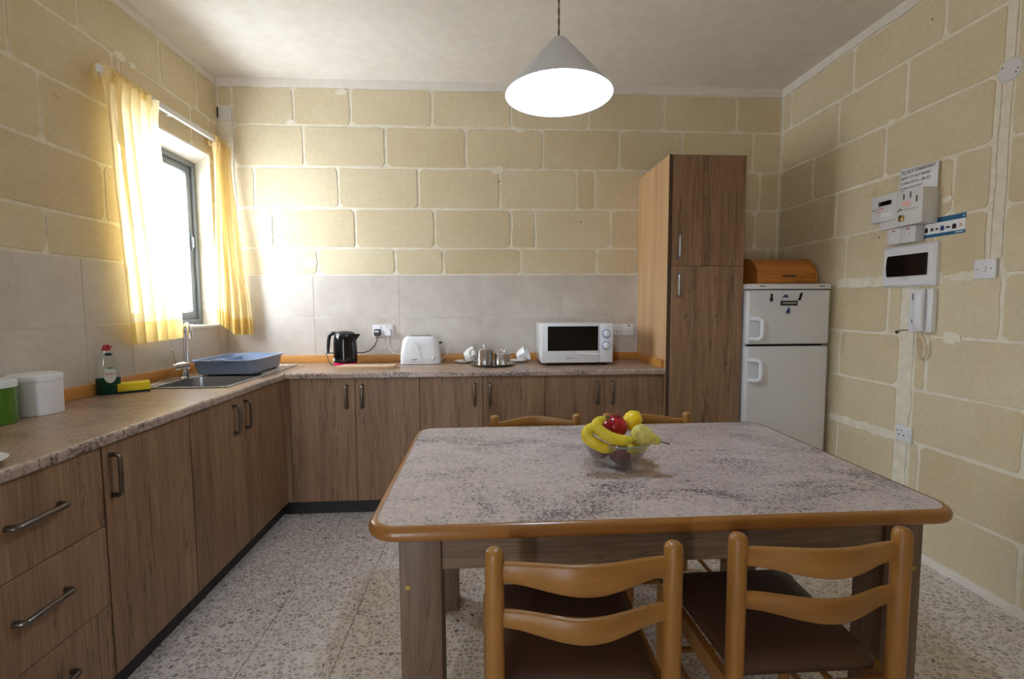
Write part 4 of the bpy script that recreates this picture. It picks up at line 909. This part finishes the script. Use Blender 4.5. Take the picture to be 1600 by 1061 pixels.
# intercom telephone
t_ = thing('intercom_phone', 'white wall intercom telephone with handset below the fuse box', 'telephone', (XR, -1.215, 1.27))
MB().rbox(XR - .028, XR, -1.286, -1.160, 1.160, 1.378, .006).build('base_unit', 'white_plastic', t_)
mb = MB(); hl = []
for (z, d, wd) in ((1.163, .042, .022), (1.17, .054, .026), (1.20, .062, .027), (1.27, .066, .027), (1.34, .060, .026), (1.370, .050, .024), (1.377, .040, .020)):
    hl.append([(XR - .027 - (d - .027) * .5 - (d - .027) * .5 * math.cos(2 * PI * k / 16), -1.232 + wd * math.sin(2 * PI * k / 16), z) for k in range(16)])
loft(mb, hl, cap0=True, cap1=True).build('handset', 'white_plastic', t_, sharp=50)
MB().box(XR - .0288, XR - .0275, -1.188, -1.178, 1.204, 1.224).build('call_button', 'ink_blue', t_); MB().box(XR - .0285, XR - .0275, -1.182, -1.176, 1.32, 1.355).build('printed_mark', 'nickel', t_)
MB().tube([(XR - .035, -1.232, 1.164), (XR - .030, -1.245, 1.13), (XR - .022, -1.262, 1.085), (XR - .018, -1.258, 1.045), (XR - .020, -1.236, 1.028), (XR - .022, -1.215, 1.045), (XR - .020, -1.205, 1.09), (XR - .018, -1.205, 1.161)], .0055, 10).build('handset_cord', 'cream_cord', t_)
t_ = thing('bell_wire', 'thin dark wire from a wall hole to the intercom telephone', 'wire', (XR, -1.066, 1.151))
MB().tube([(XR + .002, -1.066, 1.151), (XR - .008, -1.078, 1.157), (XR - .006, -1.11, 1.166), (XR - .008, -1.140, 1.166), (XR - .010, -1.162, 1.165)], .0022, 8).build('wire', 'nickel', t_)
mb = MB().lathe([(0, 0), (.008, 0), (.009, -.004)], 0, 0, 0, 12); mb.xform(Matrix.Translation((XR - .0022, -1.066, 1.151)) @ Matrix.Rotation(-PI / 2, 4, 'Y')); mb.build('wall_hole', 'gap_dark', t_)
# round blank cover
mb = MB().lathe([(0, .005), (.045, .005), (.050, .0)], 0, 0, 0, 32); mb.xform(Matrix.Translation((XR - .0002, -1.542, 2.282)) @ Matrix.Rotation(-PI / 2, 4, 'Y'))
t_ = thing('round_cover', 'round grey blank cover plate high on the right wall', 'cover plate', (XR, -1.542, 2.282)); mb.build('disc', 'off_white_plastic', t_)
for (u, z) in ((-1.514, 2.300), (-1.568, 2.262), (-1.575, 2.275)): MB().cyl((XR - .0065, u, z), (XR - .005, u, z), .0035, 10).build('screw', 'nickel', t_)

# ------------------------------------------------------------------ curtains
t_ = thing('curtain_rail', 'white curtain rail fixed above the kitchen window', 'curtain rail', (.05, -.55, 2.42))
MB().rbox(.036, .058, -1.085, -.03, 2.405, 2.438, .003).build('rail', 'white_plastic', t_)
for yy in (-1.0, -.55, -.08): MB().box(-.002, .0365, yy - .012, yy + .012, 2.41, 2.432).build('bracket', 'white_plastic', t_)
def smooth(a_, b_, x): x = min(1, max(0, (x - a_) / (b_ - a_))); return x * x * (3 - 2 * x)
def curtain(label, top, bot, z1_, z0_, folds, seed, flare):
    t_ = thing('curtain', label, 'curtain', ((top(0)[0] + bot(0)[0]) / 2, (top(.5)[1]), z0_), 'yellow curtains at the window')
    rnd = random.Random(seed); ph = [rnd.uniform(0, 6.28) for _ in range(4)]
    def f(u, q):      # q = 1 at the top
        (xt, yt), (xb, yb) = top(u), bot(u); g_ = smooth(0, 1, q)
        x, y = xb + (xt - xb) * g_, yb + (yt - yb) * g_
        dx, dy = bot(min(1, u + .01))[0] - bot(max(0, u - .01))[0], bot(min(1, u + .01))[1] - bot(max(0, u - .01))[1]
        dx = dx * (1 - g_) + (top(min(1, u + .01))[0] - top(max(0, u - .01))[0]) * g_; dy = dy * (1 - g_) + (top(min(1, u + .01))[1] - top(max(0, u - .01))[1]) * g_
        ln = math.hypot(dx, dy) or 1; nx_, ny_ = dy / ln, -dx / ln
        if nx_ < 0 and abs(nx_) > .3: nx_, ny_ = -nx_, -ny_
        am = .014 + .010 * (1 - q) + .012 * smooth(.90, 1.0, q)
        wv_ = math.sin(2 * PI * folds * u + ph[0] + .8 * math.sin(3 * q + ph[1])) + .45 * math.sin(2 * PI * folds * 2.3 * u + ph[2] + 2 * q)
        zz = z0_ + (z1_ - z0_) * q + flare(u) * (1 - q)
        return (x + nx_ * am * wv_, y + ny_ * am * wv_, zz)
    hem = .085
    MB().grid(lambda u, q: f(u, hem + (1 - hem) * q), 90, 40).build('cloth', 'curtain_cloth', t_)
    MB().grid(lambda u, q: f(u, hem * q), 90, 6).build('hem', 'curtain_hem', t_)
    n = 6
    for k in range(n):
        u = (k + .5) / n; p_ = Vector(f(u, .985)); w_ = (top(1)[1] - top(0)[1]) / n * .36
        MB().tube([(.030, p_.y - w_, 2.375), (.028, p_.y - w_, 2.43), (.047, p_.y - w_ * .3, 2.446), (.066, p_.y + w_ * .4, 2.43), (.072, p_.y + w_, 2.37)], [.010, .012, .012, .014, .012], 8, flat=.8).build('gathered_loop', 'curtain_cloth', t_)
curtain('yellow tie-top curtain hanging on the near side of the window', lambda u: (.070 + .01 * u, -1.085 + .315 * u), lambda u: (.075 + .03 * u, -1.02 + .335 * u), 2.405, 1.118, 5, 4, lambda u: .012 * u)
curtain('yellow tie-top curtain bunched in the corner on the far side of the window', lambda u: (.055 + .03 * u, -.165 + .115 * u), lambda u: (.020 + .195 * u ** .9, -.165 + .09 * u), 2.395, 1.112, 4, 9, lambda u: .10 * max(0, .45 - u) ** 1.0 * 2)

# ------------------------------------------------------------------ pendant lamp
LX, LY, LZ = 2.106, -1.75, 2.048
t_ = thing('pendant_lamp', 'white conical pendant lamp hanging over the table', 'lamp', (LX, LY, LZ))
mb = MB().lathe([(.190, 0), (.1885, .0035), (.030, .186), (.026, .190), (.010, .191)], LX, LY, LZ, 64, cap=False)
mb.lathe([(.190, 0), (.1868, .0025), (.0285, .183), (.010, .188), (.010, .191)], LX, LY, LZ, 64, cap=False); mb.build('shade', 'shade_white', t_)
MB().lathe([(.016, .150), (.018, .186), (.012, .196)], LX, LY, LZ, 20).build('lamp_holder', 'white_plastic', t_)
MB().lathe([(0, .030), (.018, .034), (.030, .050), (.033, .075), (.028, .10), (.018, .125), (.015, .149)], LX, LY, LZ, 24).build('bulb', 'bulb_glow', t_)
pts = [(LX + .0022 * math.sin(k * .9), LY + .0022 * math.cos(k * .9), LZ + .195 + (HC - LZ - .215) * k / 60) for k in range(61)]
mb = MB().tube(pts, .0022, 6); mb.tube([(2 * LX - p[0], 2 * LY - p[1], p[2]) for p in pts], .0022, 6); mb.build('twisted_cord', 'nickel', t_)
MB().lathe([(.045, -.020), (.050, -.004), (.050, -.0005)], LX, LY, HC, 24).build('ceiling_rose', 'white_plastic', t_)

# ------------------------------------------------------------------ dining table
TBX0, TBX1, TBY0, TBY1, TBZ = 1.535, 3.092, -2.352, -1.385, .765
t_ = thing('dining_table', 'large dining table with speckled pinkish top and wooden bullnose edge', 'table', ((TBX0 + TBX1) / 2, (TBY0 + TBY1) / 2, 0))
def lpz(d, r, z): return [(x, y, z) for x, y in rr(TBX0 + d, TBX1 - d, TBY0 + d, TBY1 - d, r, 8)]
loft(MB(), [lpz(.021, .060, TBZ - .036), lpz(.021, .060, TBZ)], smooth=False, cap0=True, cap1=True).build('table_top', 'table_laminate', t_)
loops = [lpz(.0205, .060, TBZ + .0006)]
for k in range(9): an = PI / 2 - PI * k / 8; loops.append(lpz(.018 - .018 * math.cos(an), .062 + .016 * math.cos(an), TBZ - .0185 + .019 * math.sin(an)))
loops.append(lpz(.0205, .060, TBZ - .0375)); loft(MB(), loops).build('edge_band', 'edge_band', t_, sharp=60)
LEG = .108
legs = [(1.610, -2.285), (2.925, -2.285), (1.605, -1.535), (2.915, -1.535)]
for (x, y) in legs:
    lg = MB().rbox(x, x + LEG, y, y + LEG, 0, TBZ - .0365, .003).build('leg', 'oak_grey', t_)
    if y < -2: 
        mb = MB().lathe([(.0075, 0), (.007, .0025), (0, .003)], 0, 0, 0, 14); mb.xform(Matrix.Translation((x + (.022 if x < 2 else .085), y + .0003, .578)) @ Matrix.Rotation(PI / 2, 4, 'X')); mb.build('screw_cap', 'brass', lg)
MB().box(1.610 + LEG, 2.925, -2.275, -2.255, .618, TBZ - .037).build('apron', 'oak_horizontal', t_)
MB().box(1.605 + LEG, 2.915, -1.455, -1.435, .618, TBZ - .037).build('apron', 'oak_horizontal', t_)
MB().box(1.622, 1.642, -2.285 + LEG, -1.535, .618, TBZ - .037).build('apron', 'oak_grey', t_); MB().box(2.998, 3.018, -2.285 + LEG, -1.535, .618, TBZ - .037).build('apron', 'oak_grey', t_)

# ------------------------------------------------------------------ chairs (built once, facing +Y, then copied)
HXP = .195
def make_chair():
    t_ = thing('dining_chair', 'x', 'chair', (0, 0, 0), 'dining chairs around the table')
    for s_ in (-1, 1):
        MB().lathe([(.017, 0), (.0195, .02), (.0205, .40), (.0205, .772), (.019, .782), (.0145, .788), (.008, .7905), (0, .791)], s_ * HXP, -.20, 0, 24).build('back_post', 'beech', t_, world=False)
        MB().lathe([(.014, 0), (.0165, .02), (.018, .30), (.018, .425), (.015, .432), (0, .433)], s_ * .205, .205, 0, 20).build('front_leg', 'beech', t_, world=False)
        for z in (.14, .25): MB().tube([(s_ * .197, -.19, z), (s_ * .203, .195, z)], .0095, 10).build('stretcher', 'beech', t_, world=False)
        mb = MB().add([(s_ * .183, -.186, .375), (s_ * .203, -.186, .375), (s_ * .214, .195, .375), (s_ * .194, .195, .375), (s_ * .183, -.186, .425), (s_ * .203, -.186, .425), (s_ * .214, .195, .425), (s_ * .194, .195, .425)],
                      [(0, 1, 2, 3), (4, 7, 6, 5), (0, 4, 5, 1), (1, 5, 6, 2), (2, 6, 7, 3), (3, 7, 4, 0)]); mb.build('seat_rail', 'beech_horizontal', t_, world=False)
    MB().tube([(-.20, .205, .20), (.20, .205, .20)], .0095, 10).build('stretcher', 'beech_horizontal', t_, world=False)
    MB().rbox(-.19, .19, .196, .214, .375, .425, .003).build('seat_rail', 'beech_horizontal', t_, world=False); MB().rbox(-.178, .178, -.209, -.191, .375, .425, .003).build('seat_rail', 'beech_horizontal', t_, world=False)
    mb = MB(); tr = lambda d, z: [(x, y, z) for x, y in [((p[0]) * (1 + .10 * (p[1] + .17) / .38), p[1]) for p in rr(-.180 + d, .180 - d, -.178 + d, .212 - d, .03)]]
    loft(mb, [tr(.006, .4255), tr(0, .432), tr(0, .446), tr(.010, .458), tr(.05, .464), tr(.12, .466)], cap0=True, cap1=True); mb.build('seat_cushion', 'brown_vinyl', t_, world=False, sharp=60)
    def slat(zc, hh, arch, droop, bow):
        n = 32; mb = MB(); vs_ = []
        for i in range(n + 1):
            f = i / n * 2 - 1; x = f * (HXP - .012); s_ = (.5 + .5 * math.cos(PI * f)) ** .85; y = -.20 - bow * s_
            zt_, zb_ = zc + hh + arch * s_, zc - hh - droop * s_
            for (dy, z) in ((-.0085, zb_ + .004), (-.0085, zt_ - .004), (-.005, zt_), (.005, zt_), (.0085, zt_ - .004), (.0085, zb_ + .004), (.005, zb_), (-.005, zb_)): vs_.append((x, y + dy, z))
        mb.add(vs_, [(8 * i + k, 8 * i + (k + 1) % 8, 8 * i + 8 + (k + 1) % 8, 8 * i + 8 + k) for i in range(n) for k in range(8)] + [tuple(range(8))[::-1], tuple(8 * n + k for k in range(8))], True)
        mb.build('backrest_slat', 'beech_horizontal', t_, world=False, sharp=50)
    slat(.737, .021, .014, .010, .048); slat(.634, .019, .004, .012, .048)
    return t_
ch = make_chair()
SPOTS = [(2.047, -2.300, 0, 'beech ladder-back chair nearest the camera at the left of the table front'), (2.597, -2.272, 0, 'beech ladder-back chair at the right of the table front, beside the front right leg'),
         (2.073, -1.490, PI, 'beech ladder-back chair behind the table on its left side'), (2.608, -1.490, PI, 'beech ladder-back chair behind the table, partly hidden by the fruit bowl')]
for k, (x, y, rz, lab_) in enumerate(SPOTS):
    o = ch if k == 0 else copy_tree(ch)
    o.location = (x, y, 0); o.rotation_euler = (0, 0, rz); o['label'] = lab_

# ------------------------------------------------------------------ fruit bowl
FX, FY, FZ = 2.275, -1.925, TBZ + .0008
o = MB().lathe([(0, .0), (.045, 0), (.052, .003), (.075, .020), (.098, .050), (.110, .080), (.1125, .086), (.1095, .087), (.1065, .081), (.0945, .052), (.0715, .0235), (.050, .0075), (0, .006)], FX, FY, FZ, 64).build('glass_bowl', 'clear_glass')
solo(o, 'clear glass bowl heaped with fruit on the table', 'bowl')
MB().tube([(FX + .1115 * math.cos(2 * PI * k / 48), FY + .1115 * math.sin(2 * PI * k / 48), FZ + .0885) for k in range(49)], .0022, 8, cap=False).build('rim', 'glass_rim_highlight', o)  # pale ring added to draw the bright highlight line along the rim
def apple(label, x, y, z, r, mat, tilt=(0, 0), name='apple', cat='apple', group=None):
    t_ = thing(name, label, cat, (x, y, z), group); t_.rotation_euler = (tilt[0], tilt[1], .3)
    prof = []
    for k in range(17):
        an = -PI / 2 + PI * k / 16; rad = r * math.cos(an) * (1 + .06 * math.sin(an)); zz = r * .93 * math.sin(an)
        d = max(0, 1 - (rad / (r * .42)) ** 2); prof.append((max(rad, 0), zz - (d * r * .20 if an > 0 else -d * r * .10)))
    prof[0] = (0, prof[0][1]); prof[-1] = (0, prof[-1][1])
    MB().lathe(prof, 0, 0, 0, 32).build('flesh', mat, t_, world=False, sharp=80)
    MB().tube([(0, 0, r * .68), (.001, 0, r * .9), (.004, .001, r * 1.12)], .0014, 6).build('stem', 'stem_brown', t_, world=False)
apple('dark red apple low in the front of the glass bowl', 2.279, -1.958, FZ + .046, .038, 'apple_dark', (.5, .2), group='dark red apples in the glass bowl')
apple('dark red apple low at the left of the glass bowl', 2.222, -1.915, FZ + .046, .0345, 'apple_dark', (-.3, .4), group='dark red apples in the glass bowl')
apple('dark red apple low at the back right of the glass bowl', 2.322, -1.890, FZ + .050, .035, 'apple_dark', (.2, -.4), group='dark red apples in the glass bowl')
apple('shiny bright red apple on top of the fruit heap', 2.272, -1.925, FZ + .129, .042, 'apple_red', (.25, .2))
t_ = thing('lemon', 'yellow lemon at the back right of the fruit heap', 'lemon', (2.346, -1.882, FZ + .138)); t_.rotation_euler = (0.2, 1.0, .9)
MB().lathe([(0, -.044), (.006, -.041), (.012, -.036), (.025, -.026), (.031, -.010), (.032, .004), (.028, .020), (.016, .033), (.007, .038), (.004, .043), (0, .044)], 0, 0, 0, 28).build('peel', 'lemon', t_, world=False, sharp=80)
t_ = thing('orange', 'small orange peeping out behind the pear', 'orange', (2.362, -1.937, FZ + .088)); MB().lathe([(.0325 * math.cos(-PI / 2 + PI * k / 14), .0315 * math.sin(-PI / 2 + PI * k / 14)) for k in range(15)], 0, 0, 0, 28, cap=False).build('peel', 'orange_peel', t_, world=False, sharp=80)
t_ = thing('pear', 'green-yellow pear lying with its stem to the right on the fruit', 'pear', (2.336, -2.003, FZ + .121))
dirp = Vector((.86, -.42, -.26)).normalized(); t_.rotation_euler = dirp.to_track_quat('Z', 'Y').to_euler()
MB().lathe([(0, -.030), (.010, -.031), (.022, -.026), (.030, -.014), (.0325, .0), (.030, .015), (.023, .030), (.0165, .042), (.0135, .054), (.010, .062), (.004, .065), (0, .0645)], 0, 0, 0, 32).build('flesh', 'pear', t_, world=False, sharp=80)
MB().tube([(0, 0, .063), (.001, .001, .075), (.004, .001, .092)], [.0018, .0014, .0022], 6).build('stem', 'stem_brown', t_, world=False)
def banana(label, pts, group='bananas in the fruit bowl'):
    P = [Vector(p) for p in pts]; Q = []
    for i in range(len(P) - 1):           # Catmull-Rom
        p0, p1, p2, p3 = P[max(i - 1, 0)], P[i], P[i + 1], P[min(i + 2, len(P) - 1)]
        for k in range(6):
            s_ = k / 6; Q.append(.5 * ((2 * p1) + (p2 - p0) * s_ + (2 * p0 - 5 * p1 + 4 * p2 - p3) * s_ ** 2 + (-p0 + 3 * p1 - 3 * p2 + p3) * s_ ** 3))
    Q.append(P[-1]); n = len(Q); rs = [.0182 * min(1, .42 + 2.6 * i / n, .42 + 2.6 * (n - 1 - i) / n) for i in range(n)]
    t_ = thing('banana', label, 'banana', Q[n // 2], group)
    MB().tube(Q, rs, 10).build('peel', 'banana_skin', t_, sharp=28)
    MB().tube([Q[0] + (Q[0] - Q[1]).normalized() * .018, Q[0]], [.0055, .0073], 8).build('stalk', 'banana_tip', t_)
    MB().tube([Q[-1], Q[-1] + (Q[-1] - Q[-2]).normalized() * .005], [.0068, .004], 8).build('tip', 'banana_tip', t_)
banana('upper banana arching over the front of the fruit heap', [(2.222, -1.985, FZ + .172), (2.199, -1.995, FZ + .166), (2.192, -2.003, FZ + .148), (2.214, -2.012, FZ + .128), (2.250, -2.018, FZ + .112), (2.288, -2.014, FZ + .106), (2.308, -2.008, FZ + .110)])
banana('lower banana resting on the left rim of the bowl', [(2.200, -1.972, FZ + .150), (2.170, -1.990, FZ + .140), (2.160, -2.000, FZ + .118), (2.184, -2.010, FZ + .097), (2.222, -2.008, FZ + .080), (2.254, -1.999, FZ + .076)])
banana('banana low under the pear at the right of the bowl', [(2.292, -1.998, FZ + .076), (2.322, -1.992, FZ + .070), (2.350, -1.975, FZ + .074), (2.366, -1.950, FZ + .084)])
bpy.context.view_layer.update()
